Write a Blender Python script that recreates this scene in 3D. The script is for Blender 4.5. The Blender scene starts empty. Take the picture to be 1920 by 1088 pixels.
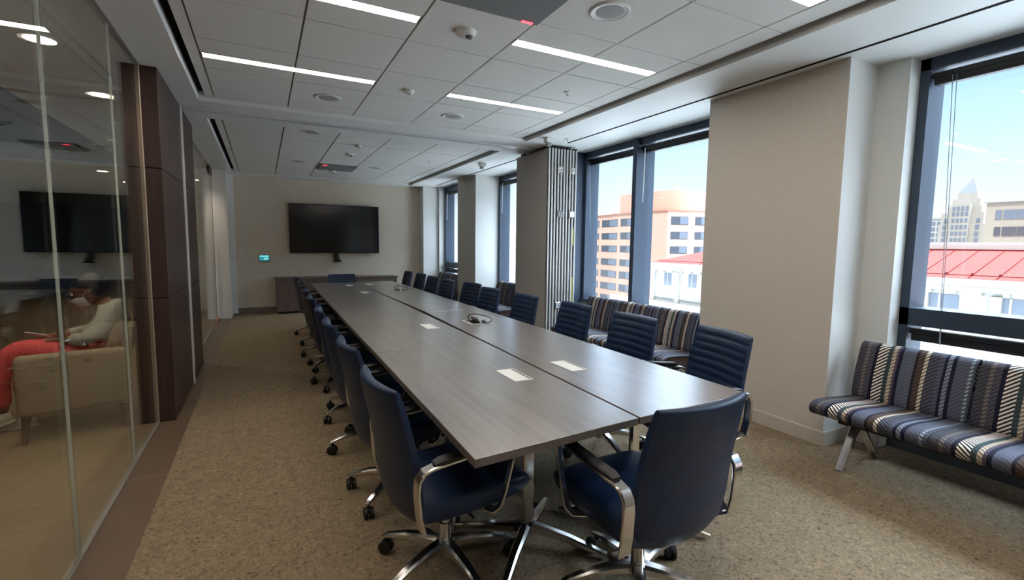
import bpy, bmesh, math, random
from mathutils import Vector, Matrix
random.seed(7)
PI = math.pi
S = bpy.context.scene
COL = S.collection

# ------------------------------------------------------------------ helpers
class MB:
    """collects shapes, links them as ONE mesh object"""
    def __init__(self):
        self.bm = bmesh.new(); self.uv = self.bm.loops.layers.uv.new('UVMap')
    def face(self, pts, mi=0, smooth=False):
        f = self.bm.faces.new([self.bm.verts.new(p) for p in pts]); f.material_index = mi; f.smooth = smooth; return f
    def box(self, x0, x1, y0, y1, z0, z1, mi=0, bev=0, seg=2):
        r = bmesh.ops.create_cube(self.bm, size=1.0)
        vs = r['verts']
        for v in vs:
            v.co = Vector(((x0+x1)/2 + v.co.x*(x1-x0), (y0+y1)/2 + v.co.y*(y1-y0), (z0+z1)/2 + v.co.z*(z1-z0)))
        fs = {f for v in vs for f in v.link_faces}
        for f in fs: f.material_index = mi
        if bev > 0:
            es = list({e for v in vs for e in v.link_edges})
            r = bmesh.ops.bevel(self.bm, geom=es, offset=bev, segments=seg, affect='EDGES', profile=0.5)
            for f in r['faces']: f.material_index = mi
            
    def prism(self, poly, z0, z1, mi=0):
        """poly: list of (x,y), counter-clockwise"""
        b = [self.bm.verts.new((x, y, z0)) for x, y in poly]; t = [self.bm.verts.new((x, y, z1)) for x, y in poly]
        n = len(poly)
        fs = [self.bm.faces.new(t), self.bm.faces.new(b[::-1])]
        for i in range(n): fs.append(self.bm.faces.new((b[i], b[(i+1) % n], t[(i+1) % n], t[i])))
        for f in fs: f.material_index = mi
        return fs
    def loft(self, rings, mi=0, close=True, caps=True, smooth=True):
        vr = [[self.bm.verts.new(p) for p in r] for r in rings]; n = len(rings[0])
        for a, b in zip(vr[:-1], vr[1:]):
            for i in range(n if close else n-1):
                f = self.bm.faces.new((a[i], a[(i+1) % n], b[(i+1) % n], b[i])); f.material_index = mi; f.smooth = smooth
        if caps and close:
            f = self.bm.faces.new(vr[0][::-1]); f.material_index = mi
            f = self.bm.faces.new(vr[-1]); f.material_index = mi
    def tube(self, pts, rad, n=8, mi=0, closed=False):
        pts = [Vector(p) for p in pts]; rings = []
        N = len(pts); prev = None
        for i, p in enumerate(pts):
            d = (pts[min(i+1, N-1)] - pts[max(i-1, 0)]).normalized()
            if prev is None:
                up = Vector((0, 0, 1)) if abs(d.z) < .9 else Vector((1, 0, 0))
                a = d.cross(up).normalized()
            else:
                a = (prev - d*prev.dot(d)).normalized()
            prev = a; b = d.cross(a)
            r = rad[i] if isinstance(rad, (list, tuple)) else rad
            rings.append([p + a*math.cos(2*PI*k/n)*r + b*math.sin(2*PI*k/n)*r for k in range(n)])
        self.loft(rings, mi)
    def bar(self, pts, widths, thick, xaxis=Vector((1, 0, 0)), mi=0):
        """flat bar swept along pts; its width runs along xaxis"""
        pts = [Vector(p) for p in pts]; N = len(pts); rings = []
        for i, p in enumerate(pts):
            d = (pts[min(i+1, N-1)] - pts[max(i-1, 0)]).normalized()
            xa = (xaxis - d*xaxis.dot(d)).normalized(); nrm = d.cross(xa)
            w = (widths[i] if isinstance(widths, (list, tuple)) else widths)/2
            t = (thick[i] if isinstance(thick, (list, tuple)) else thick)/2
            c = min(w, t)*.5
            rings.append([p + xa*a + nrm*b for a, b in ((w, t-c), (w-c, t), (-w+c, t), (-w, t-c), (-w, -t+c), (-w+c, -t), (w-c, -t), (w, -t+c))])
        self.loft(rings, mi)
    def lathe(self, prof, c=(0, 0, 0), n=24, mi=0, axis='z'):
        rings = []
        for r, z in prof:
            ring = []
            for k in range(n):
                a = 2*PI*k/n; x, y = r*math.cos(a), r*math.sin(a)
                if axis == 'z': p = (c[0]+x, c[1]+y, c[2]+z)
                elif axis == 'y': p = (c[0]+x, c[1]+z, c[2]-y)
                else: p = (c[0]+z, c[1]+x, c[2]+y)
                ring.append(p)
            rings.append(ring)
        self.loft(rings, mi)
    def build(self, name, mats, parent=None, loc=None, sharp=35):
        bmesh.ops.recalc_face_normals(self.bm, faces=self.bm.faces)
        me = bpy.data.meshes.new(name); self.bm.to_mesh(me); self.bm.free()
        for m in (mats if isinstance(mats, (list, tuple)) else [mats]): me.materials.append(m)
        if sharp:
            for p in me.polygons: p.use_smooth = True
            me.set_sharp_from_angle(angle=math.radians(sharp))
        o = bpy.data.objects.new(name, me); COL.objects.link(o)
        if parent is not None: o.parent = parent
        if loc is not None: o.location = loc
        return o

def tag(o, label, cat, group=None):
    o['label'] = label; o['category'] = cat
    if group: o['group'] = group
    return o
def thing(name, label, cat, loc=(0, 0, 0), rz=0, group=None):
    o = bpy.data.objects.new(name, None); COL.objects.link(o); o.location = loc; o.rotation_euler = (0, 0, rz)
    o.empty_display_size = .1
    return tag(o, label, cat, group)
def struct(o):
    o['kind'] = 'structure'; return o
def copy_tree(o, parent=None):
    c = o.copy(); COL.objects.link(c)
    if parent is not None: c.parent = parent
    for ch in list(o.children): copy_tree(ch, c)
    return c

# ------------------------------------------------------------------ materials
def lin(c):
    c = c/255; return c/12.92 if c <= .04045 else ((c+.055)/1.055)**2.4
def rgb(r, g, b): return (lin(r), lin(g), lin(b), 1)
def mat(name, col, rough=.6, metal=0, spec=.5, coat=0, emit=None, es=0):
    m = bpy.data.materials.new(name); m.use_nodes = True; nt = m.node_tree; b = nt.nodes['Principled BSDF']
    b.inputs['Base Color'].default_value = col; b.inputs['Roughness'].default_value = rough; b.inputs['Metallic'].default_value = metal
    b.inputs['Specular IOR Level'].default_value = spec; b.inputs['Coat Weight'].default_value = coat
    if emit: b.inputs['Emission Color'].default_value = emit; b.inputs['Emission Strength'].default_value = es
    return m
def N(m, t, **kw):
    n = m.node_tree.nodes.new(t)
    for k, v in kw.items(): setattr(n, k, v)
    return n
def L(m, a, b): m.node_tree.links.new(a, b)
def bsdf(m): return m.node_tree.nodes['Principled BSDF']
def noise_mat(name, c1, c2, scale=(1, 1, 1), detail=4, rough=.6, bump=0, spec=.5, bscale=None, lo=.3, hi=.7, dist=.002, coat=0, nrough=.6):
    m = mat(name, c1, rough, spec=spec, coat=coat)
    tc = N(m, 'ShaderNodeTexCoord'); mp = N(m, 'ShaderNodeMapping'); mp.inputs['Scale'].default_value = scale
    no = N(m, 'ShaderNodeTexNoise'); no.inputs['Scale'].default_value = 1; no.inputs['Detail'].default_value = detail; no.inputs['Roughness'].default_value = nrough
    rp = N(m, 'ShaderNodeValToRGB'); e = rp.color_ramp.elements; e[0].position = lo; e[1].position = hi; e[0].color = c1; e[1].color = c2
    L(m, tc.outputs['Object'], mp.inputs['Vector']); L(m, mp.outputs[0], no.inputs['Vector']); L(m, no.outputs['Fac'], rp.inputs['Fac'])
    L(m, rp.outputs['Color'], bsdf(m).inputs['Base Color'])
    if bump:
        bp = N(m, 'ShaderNodeBump'); bp.inputs['Strength'].default_value = bump; bp.inputs['Distance'].default_value = dist
        src = no
        if bscale:
            src = N(m, 'ShaderNodeTexNoise'); src.inputs['Scale'].default_value = bscale; L(m, tc.outputs['Object'], src.inputs['Vector'])
        L(m, src.outputs['Fac'], bp.inputs['Height']); L(m, bp.outputs[0], bsdf(m).inputs['Normal'])
    return m

def glass_mat(name, tint=(1, 1, 1, 1), f0=.05):
    m = bpy.data.materials.new(name); m.use_nodes = True; nt = m.node_tree; nt.nodes.remove(bsdf(m))
    out = [n for n in nt.nodes if n.type == 'OUTPUT_MATERIAL'][0]
    tr = N(m, 'ShaderNodeBsdfTransparent'); tr.inputs['Color'].default_value = tint
    gl = N(m, 'ShaderNodeBsdfGlossy'); gl.inputs['Roughness'].default_value = 0.0; gl.inputs['Color'].default_value = (1, 1, 1, 1)
    lw = N(m, 'ShaderNodeLayerWeight'); lw.inputs['Blend'].default_value = .5
    pw = N(m, 'ShaderNodeMath', operation='POWER'); pw.inputs[1].default_value = 5
    ma = N(m, 'ShaderNodeMath', operation='MULTIPLY_ADD'); ma.inputs[1].default_value = 1-f0; ma.inputs[2].default_value = f0
    mx = N(m, 'ShaderNodeMixShader')
    L(m, lw.outputs['Facing'], pw.inputs[0]); L(m, pw.outputs[0], ma.inputs[0]); L(m, ma.outputs[0], mx.inputs[0])
    L(m, tr.outputs[0], mx.inputs[1]); L(m, gl.outputs[0], mx.inputs[2]); L(m, mx.outputs[0], out.inputs['Surface'])
    return m

M = {}
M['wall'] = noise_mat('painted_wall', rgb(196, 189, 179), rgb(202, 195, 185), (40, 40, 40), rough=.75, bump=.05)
M['farwall'] = noise_mat('wallcovering', rgb(214, 202, 184), rgb(222, 210, 192), (6, 6, 3), rough=.75, bump=.05, bscale=180)
M['white'] = mat('white_paint', rgb(228, 228, 225), .6)
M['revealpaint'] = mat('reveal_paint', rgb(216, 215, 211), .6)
M['base'] = mat('baseboard_vinyl', rgb(196, 188, 176), .5)
M['tile'] = noise_mat('acoustic_tile', rgb(224, 221, 215), rgb(230, 227, 222), (300, 300, 300), rough=.95, bump=.15, spec=.1)
M['tbar'] = mat('ceiling_grid_metal', rgb(120, 117, 113), .6)
M['dark'] = mat('dark_recess', rgb(22, 21, 20), .9, spec=.1)
M['black'] = mat('black_plastic', rgb(18, 18, 20), .45)
M['blackgloss'] = mat('black_screen_glass', rgb(8, 8, 9), .12, spec=.35)
M['frame'] = mat('window_frame_metal', rgb(58, 70, 86), .45, metal=.3)
M['chrome'] = mat('polished_aluminium', rgb(215, 212, 208), .16, metal=1)
M['alu'] = noise_mat('brushed_aluminium', rgb(214, 214, 212), rgb(224, 224, 222), (60, 60, 2), rough=.35); bsdf(M['alu']).inputs['Metallic'].default_value = .4
M['leather'] = noise_mat('blue_leather', rgb(13, 33, 61), rgb(18, 40, 72), (30, 30, 30), rough=.42, bump=.06, bscale=700, spec=.45)
M['walnut'] = noise_mat('walnut_veneer', rgb(44, 29, 25), rgb(68, 47, 41), (14, 14, 1.1), detail=6, rough=.38, bump=.03)
M['glass'] = glass_mat('clear_glass', (.93, .95, .93, 1), .06)
M['winglass'] = glass_mat('window_glass', (.93, .96, .97, 1), .045)
M['gedge'] = mat('glass_edge', rgb(215, 222, 218), .15, spec=.6)
M['lamp'] = mat('lit_diffuser', (1, 1, 1, 1), .5, emit=(1, .91, .80, 1), es=17)
M['down'] = mat('lit_downlight', (1, 1, 1, 1), .5, emit=(1, .86, .66, 1), es=16)
M['speaker'] = noise_mat('speaker_mesh', rgb(150, 148, 146), rgb(172, 170, 168), (600, 600, 600), rough=.7, bump=.2)
M['whiteplastic'] = mat('white_plastic', rgb(222, 221, 217), .45)
M['micgrey'] = noise_mat('grey_mic_panel', rgb(120, 120, 121), rgb(130, 130, 131), (500, 500, 500), rough=.8)
M['red'] = mat('red_indicator', rgb(255, 40, 50), .4, emit=(1, .05, .07, 1), es=3)
M['lobbytile'] = None
M['armchair'] = noise_mat('beige_upholstery', rgb(150, 132, 112), rgb(164, 145, 124), (120, 120, 120), rough=.9, bump=.15, spec=.15)
M['legwood'] = noise_mat('dark_leg_wood', rgb(58, 42, 30), rgb(80, 58, 42), (30, 30, 4), rough=.5)
M['yellow'] = mat('yellow_label', rgb(214, 205, 40), .6)
M['lobbywall'] = mat('lobby_wall', rgb(196, 190, 170), .8)
M['lobbydark'] = noise_mat('lobby_dark_panel', rgb(40, 40, 42), rgb(52, 52, 54), (2, 2, 2), rough=.7, spec=.2)
M['panel'] = noise_mat('partition_fabric', rgb(172, 166, 160), rgb(180, 174, 168), (250, 250, 250), rough=.9, bump=.1, spec=.1)

# carpet : mottled loops
m = mat('mottled_carpet', rgb(150, 135, 116), .95, spec=.08); M['carpet'] = m
tc = N(m, 'ShaderNodeTexCoord')
n1 = N(m, 'ShaderNodeTexNoise'); n1.inputs['Scale'].default_value = 55; n1.inputs['Detail'].default_value = 5; n1.inputs['Roughness'].default_value = .7; n1.inputs['Distortion'].default_value = 1.2
n2 = N(m, 'ShaderNodeTexNoise'); n2.inputs['Scale'].default_value = 14; n2.inputs['Detail'].default_value = 4
r1 = N(m, 'ShaderNodeValToRGB'); e = r1.color_ramp.elements
e[0].position = .32; e[0].color = rgb(84, 72, 58); e[1].position = .62; e[1].color = rgb(156, 140, 117)
x = e.new(.44); x.color = rgb(134, 117, 95); x = e.new(.7); x.color = rgb(182, 163, 136)
mx = N(m, 'ShaderNodeMix', data_type='RGBA', blend_type='MULTIPLY'); mx.inputs[0].default_value = .5
r2 = N(m, 'ShaderNodeValToRGB'); r2.color_ramp.elements[0].position = .3; r2.color_ramp.elements[0].color = (.62, .62, .62, 1); r2.color_ramp.elements[1].position = .7
bp = N(m, 'ShaderNodeBump'); bp.inputs['Strength'].default_value = .7; bp.inputs['Distance'].default_value = .006
for n_ in (n1, n2): L(m, tc.outputs['Object'], n_.inputs['Vector'])
L(m, n1.outputs['Fac'], r1.inputs['Fac']); L(m, n2.outputs['Fac'], r2.inputs['Fac'])
L(m, r1.outputs['Color'], mx.inputs[6]); L(m, r2.outputs['Color'], mx.inputs[7]); L(m, mx.outputs[2], bsdf(m).inputs['Base Color'])
L(m, n1.outputs['Fac'], bp.inputs['Height']); L(m, bp.outputs[0], bsdf(m).inputs['Normal'])

def grain(name, c1, c2, scale, rough, coat=0, spec=.5):
    m = noise_mat(name, c1, c2, scale, detail=6, rough=rough, bump=.02, coat=coat, spec=spec, nrough=.65, lo=.35, hi=.68)
    return m
M['table'] = grain('grey_brown_laminate', rgb(106, 97, 92), rgb(128, 119, 113), (26, 1.6, 26), .30, spec=.6, coat=1.0); bsdf(M['table']).inputs['Coat Roughness'].default_value = .27
M['tedge'] = grain('dark_laminate_edge', rgb(82, 72, 66), rgb(102, 92, 84), (20, 2, 60), .45)
M['cab'] = grain('dark_grey_laminate', rgb(88, 74, 68), rgb(112, 96, 88), (28, 28, 2), .5)

# lobby floor tile with thin joints
def tile_mat(name, c1, c2, joint, sx, sy, ox, oy):
    m = mat(name, c1, .38, spec=.45)
    tc = N(m, 'ShaderNodeTexCoord'); mp = N(m, 'ShaderNodeMapping'); mp.inputs['Location'].default_value = (ox, oy, 0)
    br = N(m, 'ShaderNodeTexBrick'); br.offset = 0; br.inputs['Scale'].default_value = 1
    br.inputs['Brick Width'].default_value = sx; br.inputs['Row Height'].default_value = sy; br.inputs['Mortar Size'].default_value = .003
    no = N(m, 'ShaderNodeTexNoise'); no.inputs['Scale'].default_value = 3; no.inputs['Detail'].default_value = 6
    rp = N(m, 'ShaderNodeValToRGB'); rp.color_ramp.elements[0].color = c1; rp.color_ramp.elements[1].color = c2
    L(m, tc.outputs['Object'], mp.inputs['Vector']); L(m, mp.outputs[0], br.inputs['Vector']); L(m, tc.outputs['Object'], no.inputs['Vector'])
    L(m, no.outputs['Fac'], rp.inputs['Fac']); L(m, rp.outputs['Color'], br.inputs['Color1']); L(m, rp.outputs['Color'], br.inputs['Color2'])
    br.inputs['Mortar'].default_value = joint
    L(m, br.outputs['Color'], bsdf(m).inputs['Base Color']); return m
M['lobbytile'] = tile_mat('lobby_floor_tile', rgb(120, 103, 80), rgb(136, 118, 92), rgb(60, 50, 38), .9, 1.8, -1.17+.0, .35)
M['striptile'] = tile_mat('brown_threshold_tile', rgb(96, 78, 62), rgb(110, 91, 74), rgb(150, 130, 105), .6, 1.2, .35, .2)

# striped bench fabric, U runs along the bench (metres), V along the profile
m = mat('striped_bench_fabric', rgb(80, 80, 90), .85, spec=.2); M['fabric'] = m
uv = N(m, 'ShaderNodeUVMap'); sp = N(m, 'ShaderNodeSeparateXYZ'); L(m, uv.outputs[0], sp.inputs[0])
dv = N(m, 'ShaderNodeMath', operation='DIVIDE'); dv.inputs[1].default_value = .62; L(m, sp.outputs[0], dv.inputs[0])
fr = N(m, 'ShaderNodeMath', operation='FRACT'); L(m, dv.outputs[0], fr.inputs[0])
STR = [(0, (52, 52, 62), (74, 72, 76)), (.07, (120, 108, 98), (70, 68, 76)), (.10, (58, 56, 68), (80, 78, 84)), (.15, (24, 24, 40), (24, 24, 40)), (.18, (226, 214, 200), (40, 34, 36)),
       (.225, (214, 206, 198), (30, 28, 34)), (.27, (46, 58, 60), (60, 74, 76)), (.31, (196, 180, 160), (120, 108, 98)), (.345, (70, 58, 74), (92, 80, 92)), (.37, (24, 26, 46), (24, 26, 46)),
       (.40, (88, 92, 108), (80, 84, 100)), (.455, (78, 82, 98), (98, 100, 112)), (.51, (38, 34, 44), (38, 34, 44)), (.535, (86, 72, 62), (58, 48, 46)), (.585, (216, 204, 186), (120, 108, 98)),
       (.615, (84, 84, 96), (52, 50, 60)), (.70, (64, 66, 82), (88, 90, 104)), (.74, (26, 28, 50), (26, 28, 50)), (.765, (130, 134, 146), (84, 86, 98)), (.80, (26, 28, 50), (26, 28, 50)),
       (.83, (70, 72, 86), (88, 90, 102)), (.93, (150, 160, 170), (70, 78, 88)), (.955, (58, 62, 78), (78, 80, 92))]
ra, rb = N(m, 'ShaderNodeValToRGB'), N(m, 'ShaderNodeValToRGB')
for rp, k in ((ra, 1), (rb, 2)):
    rp.color_ramp.interpolation = 'CONSTANT'; e = rp.color_ramp.elements
    e[0].position = 0; e[0].color = rgb(*STR[0][k]); e[1].position = STR[1][0]; e[1].color = rgb(*STR[1][k])
    for s in STR[2:]:
        q = e.new(s[0]); q.color = rgb(*s[k])
    L(m, fr.outputs[0], rp.inputs['Fac'])
sl = N(m, 'ShaderNodeMath', operation='MULTIPLY_ADD'); sl.inputs[1].default_value = -.9; L(m, sp.outputs[0], sl.inputs[0]); L(m, sp.outputs[1], sl.inputs[2])
dq = N(m, 'ShaderNodeMath', operation='DIVIDE'); dq.inputs[1].default_value = .024; L(m, sl.outputs[0], dq.inputs[0])
f2 = N(m, 'ShaderNodeMath', operation='FRACT'); L(m, dq.outputs[0], f2.inputs[0])
gt = N(m, 'ShaderNodeMath', operation='GREATER_THAN'); gt.inputs[1].default_value = .5; L(m, f2.outputs[0], gt.inputs[0])
mx = N(m, 'ShaderNodeMix', data_type='RGBA'); L(m, gt.outputs[0], mx.inputs[0]); L(m, ra.outputs['Color'], mx.inputs[6]); L(m, rb.outputs['Color'], mx.inputs[7])
L(m, mx.outputs[2], bsdf(m).inputs['Base Color'])

# ------------------------------------------------------------------ camera
F, YAW, PITCH, ROLL = 895.0, math.radians(27.55), math.radians(-5.42), math.radians(.70)
fw = Vector((math.sin(YAW)*math.cos(PITCH), math.cos(YAW)*math.cos(PITCH), math.sin(PITCH)))
ri = Vector((math.cos(YAW), -math.sin(YAW), 0)); up = ri.cross(fw)
r_ = ri*math.cos(ROLL) + up*math.sin(ROLL); u_ = -ri*math.sin(ROLL) + up*math.cos(ROLL)
cd = bpy.data.cameras.new('camera'); cam = bpy.data.objects.new('camera', cd); COL.objects.link(cam)
cd.sensor_width = 36; cd.lens = 36*F/1920; cd.clip_start = .05; cd.clip_end = 2000
mw = Matrix.Identity(4)
for i in range(3): mw[i][0], mw[i][1], mw[i][2] = r_[i], u_[i], -fw[i]
mw[0][3], mw[1][3], mw[2][3] = 0, 0, 1.40
cam.matrix_world = mw; S.camera = cam

# ------------------------------------------------------------------ room shell
ZC, ZS, YF, YB = 2.70, 2.66, 10.70, -3.0      # tile ceiling, soffit, far wall, wall behind
XG = -.76                                    # glass partition line
XP, XW = 3.48, 4.10                          # pillar faces, window glass
b = MB(); b.box(-.55, 4.4, YB, YF+.1, -.12, 0); struct(b.build('floor', M['carpet']))
b = MB(); b.box(-.98+.22, -.55, YB, YF+.1, -.12, .001); struct(b.build('trim_1', M['striptile']))
b = MB(); b.box(-9, XG, YB-3, 24, -.12, 0); struct(b.build('floor_lobby', M['lobbytile']))

XGRID = [-.345+.6045*k for k in range(6)]     # T-bar lines
XT0, XT1 = -.42, 2.855
def tile_field(mb, xs, ys, lights, gx=.012, gy=.010):
    for a, c in zip(xs[:-1], xs[1:]):
        for p, q in zip(ys[:-1], ys[1:]):
            segs = [(p, q)]
            for ly, x0, x1 in lights:
                if p < ly < q and a > x0-.05 and c < x1+.05: segs = [(p, ly-.048), (ly+.048, q)]
            for s0, s1 in segs:
                mb.box(a+gx/2, c-gx/2, s0+(gy/2 if s0 == p else 0), s1-(gy/2 if s1 == q else 0), ZC, ZC+.018, 0)
LY = [-.81, .41, 1.63, 2.85, 4.10]
LIGHTS = [(y, XGRID[0], XGRID[2]) for y in LY] + [(y, XGRID[3], XGRID[5]) for y in LY]
mb = MB()
mb.box(XT0, XT1, YB, 5.25, ZC+.012, ZC+.10, 1)
mb.box(XT0, XT1, 5.95, 10.42, ZC+.012, ZC+.10, 1)
xs = [XT0] + XGRID + [XT1]
ys = [5.25-.26-.61*k for k in range(14)]; ys = [y for y in ys if y > YB][::-1]
tile_field(mb, xs, [YB]+ys+[5.25], LIGHTS)
tile_field(mb, xs, [5.95, 6.77, 7.99, 9.21, 10.42], [], gx=.016, gy=.018)
struct(mb.build('ceiling', [M['tile'], M['tbar']], sharp=0))
# soffits (gypsum), pocket beside the tile field, header with partition track
mb = MB()
mb.box(XG-.02, -.47, YB, YF, ZS, ZS+.24); mb.box(2.90, 4.4, YB, YF, ZS, ZS+.24)
mb.box(-.47, 2.90, 5.25, 5.53, ZS, ZS+.24); mb.box(-.47, 2.90, 5.63, 5.95, ZS, ZS+.24); mb.box(-.47, 2.90, 10.42, YF, ZS, ZS+.24)
mb.box(-.47, 2.90, YB, 10.42, 2.86, 2.90)
struct(mb.build('ceiling_soffit', M['white']))
mb = MB(); mb.box(-.468, XT0, YB, 5.25, 2.745, 2.765); mb.box(XT1, 2.898, YB, 5.25, 2.745, 2.765); mb.box(-.468, XT0, 5.95, 10.42, 2.745, 2.765); mb.box(XT1, 2.898, 5.95, 10.42, 2.745, 2.765)
mb.box(XT0, XT0+.004, YB, 5.25, ZC+.012, 2.745); mb.box(XT1-.004, XT1, YB, 5.25, ZC+.012, 2.745); mb.box(XT0, XT0+.004, 5.95, 10.42, ZC+.012, 2.745); mb.box(XT1-.004, XT1, 5.95, 10.42, ZC+.012, 2.745)
struct(mb.build('ceiling_pocket', M['dark']))
mb = MB(); mb.box(3.375, 3.40, -1.5, 5.05, ZS-.003, ZS+.01); mb.box(3.375, 3.40, 6.15, 10.1, ZS-.003, ZS+.01)
struct(mb.build('trim_2', M['dark']))                                   # black linear diffuser slot in the soffit
mb = MB(); mb.box(-.62, 3.2, 5.53, 5.555, ZS-.018, ZS+.06); mb.box(-.62, 3.2, 5.605, 5.63, ZS-.018, ZS+.06); mb.box(-.62, 3.2, 5.555, 5.605, ZS+.03, ZS+.06, 1)
struct(mb.build('trim_3', [M['alu'], M['dark']]))                       # partition track
# far wall, back wall
mb = MB(); mb.box(-.52, XW+.07, YF, YF+.12, 0, ZS+.2); struct(mb.build('wall_far', M['farwall']))
mb = MB(); mb.box(-9, XW+.3, YB-.12, YB, 0, ZS+.2); struct(mb.build('wall_back', M['wall']))
# right wall : pillars with recesses between them
mb = MB()
mb.prism([(XP, 1.88), (3.82, 1.88), (3.82, 1.69), (3.95, 1.69), (4.17, 1.69), (4.17, 3.00), (XP, 3.00)], 0, ZS)
mb.prism([(3.74, 5.49), (4.17, 5.49), (4.17, 6.20), (3.74, 6.20)], 0, ZS)
mb.prism([(XP, 8.15), (3.99, 8.15), (4.17, 8.15), (4.17, 9.06), (XP, 9.06)], 0, ZS)
mb.prism([(3.19, 10.42), (3.54, 10.42), (3.54, 10.36), (4.17, 10.36), (4.17, YF), (3.19, YF)], 0, ZS)
mb.prism([(XP, YB), (4.17, YB), (4.17, -1.4), (XP, -1.4)], 0, ZS)
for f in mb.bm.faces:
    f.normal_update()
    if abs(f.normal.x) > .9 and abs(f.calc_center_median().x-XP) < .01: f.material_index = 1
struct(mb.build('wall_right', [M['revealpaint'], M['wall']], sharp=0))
mb = MB()
for x0, x1, y0, y1 in ((XP-.012, XP, 1.88, 3.0), (XP-.012, 3.82, 1.868, 1.88), (XP-.012, XP, 8.15, 9.06), (3.178, 3.19, 10.42, YF), (XP-.012, XP, YB, -1.4), (XP-.012, 3.99, 8.138, 8.15), (3.81, 3.82, 1.69, 1.868)):
    mb.box(x0, x1, y0, y1, 0, .105, 0, .002, 1)
struct(mb.build('baseboard_right', M['base']))
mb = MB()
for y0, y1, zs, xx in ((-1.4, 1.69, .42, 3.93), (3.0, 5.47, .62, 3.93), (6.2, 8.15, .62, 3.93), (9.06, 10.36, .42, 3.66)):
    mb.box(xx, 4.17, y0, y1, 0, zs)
struct(mb.build('wall_below_windows', mat('shaded_knee_wall', rgb(96, 98, 102), .6), sharp=0))  # knee wall, its grey darkened to carry the shade below the windows
mb = MB(); mb.box(3.735, 3.96, 5.462, 5.488, 0, ZS); struct(mb.build('trim_8', M['frame']))     # dark jamb liner beside the partition stack
mb = MB(); mb.box(-.52, 3.19, YF-.012, YF, 0, .10, 0, .002, 1); struct(mb.build('baseboard_far', mat('grey_baseboard', rgb(128, 118, 108), .5)))
# left wall return at the end of the glass and the white casing on the far wall
mb = MB(); mb.box(-.86, -.54, 10.02, YF+.12, 0, ZS); mb.box(-.54, -.46, YF-.03, YF, 0, ZS)
struct(mb.build('wall_left', M['white']))
# building roof and lobby enclosure
mb = MB(); mb.box(-9.2, 4.55, YB-3.2, 24.2, 3.02, 3.35); struct(mb.build('roof_slab', M['white']))
mb = MB()
mb.box(-9.2, -9, YB-3, 24, 0, 3.05); mb.box(-9, XG, 24, 24.2, 0, 3.05); mb.box(-9, XG, YB-3.2, YB-3, 0, 3.05)
mb.box(-.9, 4.4, YF+.3, YF+.5, 0, 3.05); mb.box(XG-.05, -.55, YF+.3, 24, 0, 3.05)
struct(mb.build('wall_lobby', M['lobbydark']))
mb = MB(); mb.box(-1.72, XG-.05, 13.9, 14.1, 0, 2.72); struct(mb.build('wall_lobby_end', M['lobbywall']))
mb = MB(); mb.box(-1.95, XG-.02, YB-3, 24, 2.70, 3.02); mb.box(-9, -1.95, 10.6, 24, 2.70, 3.02); struct(mb.build('ceiling_lobby', M['white']))
mb = MB(); mb.box(-9, -1.95, YB-3, 10.6, 2.93, 3.02); struct(mb.build('ceiling_lobby_recess', M['lobbydark']))

# ------------------------------------------------------------------ glass front on the left
def vpane(name, y0, y1, z0, z1, x=XG):
    h = (y1-y0)/2
    b = MB(); b.box(-.006, .006, -h, h, z0, z1)
    o = struct(b.build(name, M['glass'], sharp=0)); o.location = (x, y0+h, 0); o.rotation_euler = (0, 0, math.radians(-.9)); return o
yj = [-2.9, -1.54, -.5, .54, 1.58, 2.62, 3.66, 4.70]
for i, (a, c) in enumerate(zip(yj[:-1], yj[1:])): vpane('window_%d' % (i+10), a+.0016, c-.0016, .02, 2.69)
for i, (a, c) in enumerate(((6.42, 7.55), (7.55, 8.70))): vpane('window_%d' % (i+20), a+.0016, c-.0016, .02, 2.64)
mb = MB()
for y in yj[1:-1]: mb.box(XG-.006, XG+.006, y-.0014, y+.0014, .02, 2.69)
mb.box(XG-.006, XG+.006, 7.5486, 7.5514, .02, 2.64)
struct(mb.build('trim_4', M['gedge'], sharp=0))                            # bright polished glass joints
mb = MB()
for y0, y1 in ((YB, 4.4), (6.41, 9.95)):
    mb.box(XG-.02, XG+.02, y0, y1, ZS-.012, ZS+.06)
mb.box(XG-.014, XG+.014, YB, 4.4, 0, .014); mb.box(XG-.014, XG+.014, 6.41, 8.7, 0, .014)
struct(mb.build('trim_5', mat('satin_channel', rgb(150, 146, 140), .4, metal=.4)))
# glass door at the far end
d = struct(MB().build('door_1', M['glass'])) if False else None
b = MB(); b.box(XG-.006, XG+.006, 8.72, 9.86, .03, 2.53); door = struct(b.build('door_1', M['glass'], sharp=0))
b = MB(); b.box(XG-.022, XG+.022, 9.42, 9.90, 2.52, 2.66, 0, .004, 1); b.build('pivot_fitting', mat('bronze_fitting', rgb(84, 74, 64), .35, metal=.8), door)
b = MB(); b.box(XG-.024, XG+.03, 9.60, 9.92, .002, .05, 0, .004, 1); b.build('floor_fitting', mat('copper_fitting', rgb(214, 160, 120), .35, metal=.7), door)
b = MB(); b.tube([(XG-.05, 9.3, 1.2), (XG-.05, 9.3, 1.5)], .008); b.tube([(XG, 9.3, 1.22), (XG-.05, 9.3, 1.22)], .006); b.tube([(XG, 9.3, 1.48), (XG-.05, 9.3, 1.48)], .006); b.build('handle', M['chrome'], door)
b = MB(); b.box(XG-.008, XG+.008, 9.862, 9.90, .05, 2.52, 0, .002, 1); b.build('edge_seal', M['black'], door)
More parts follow.
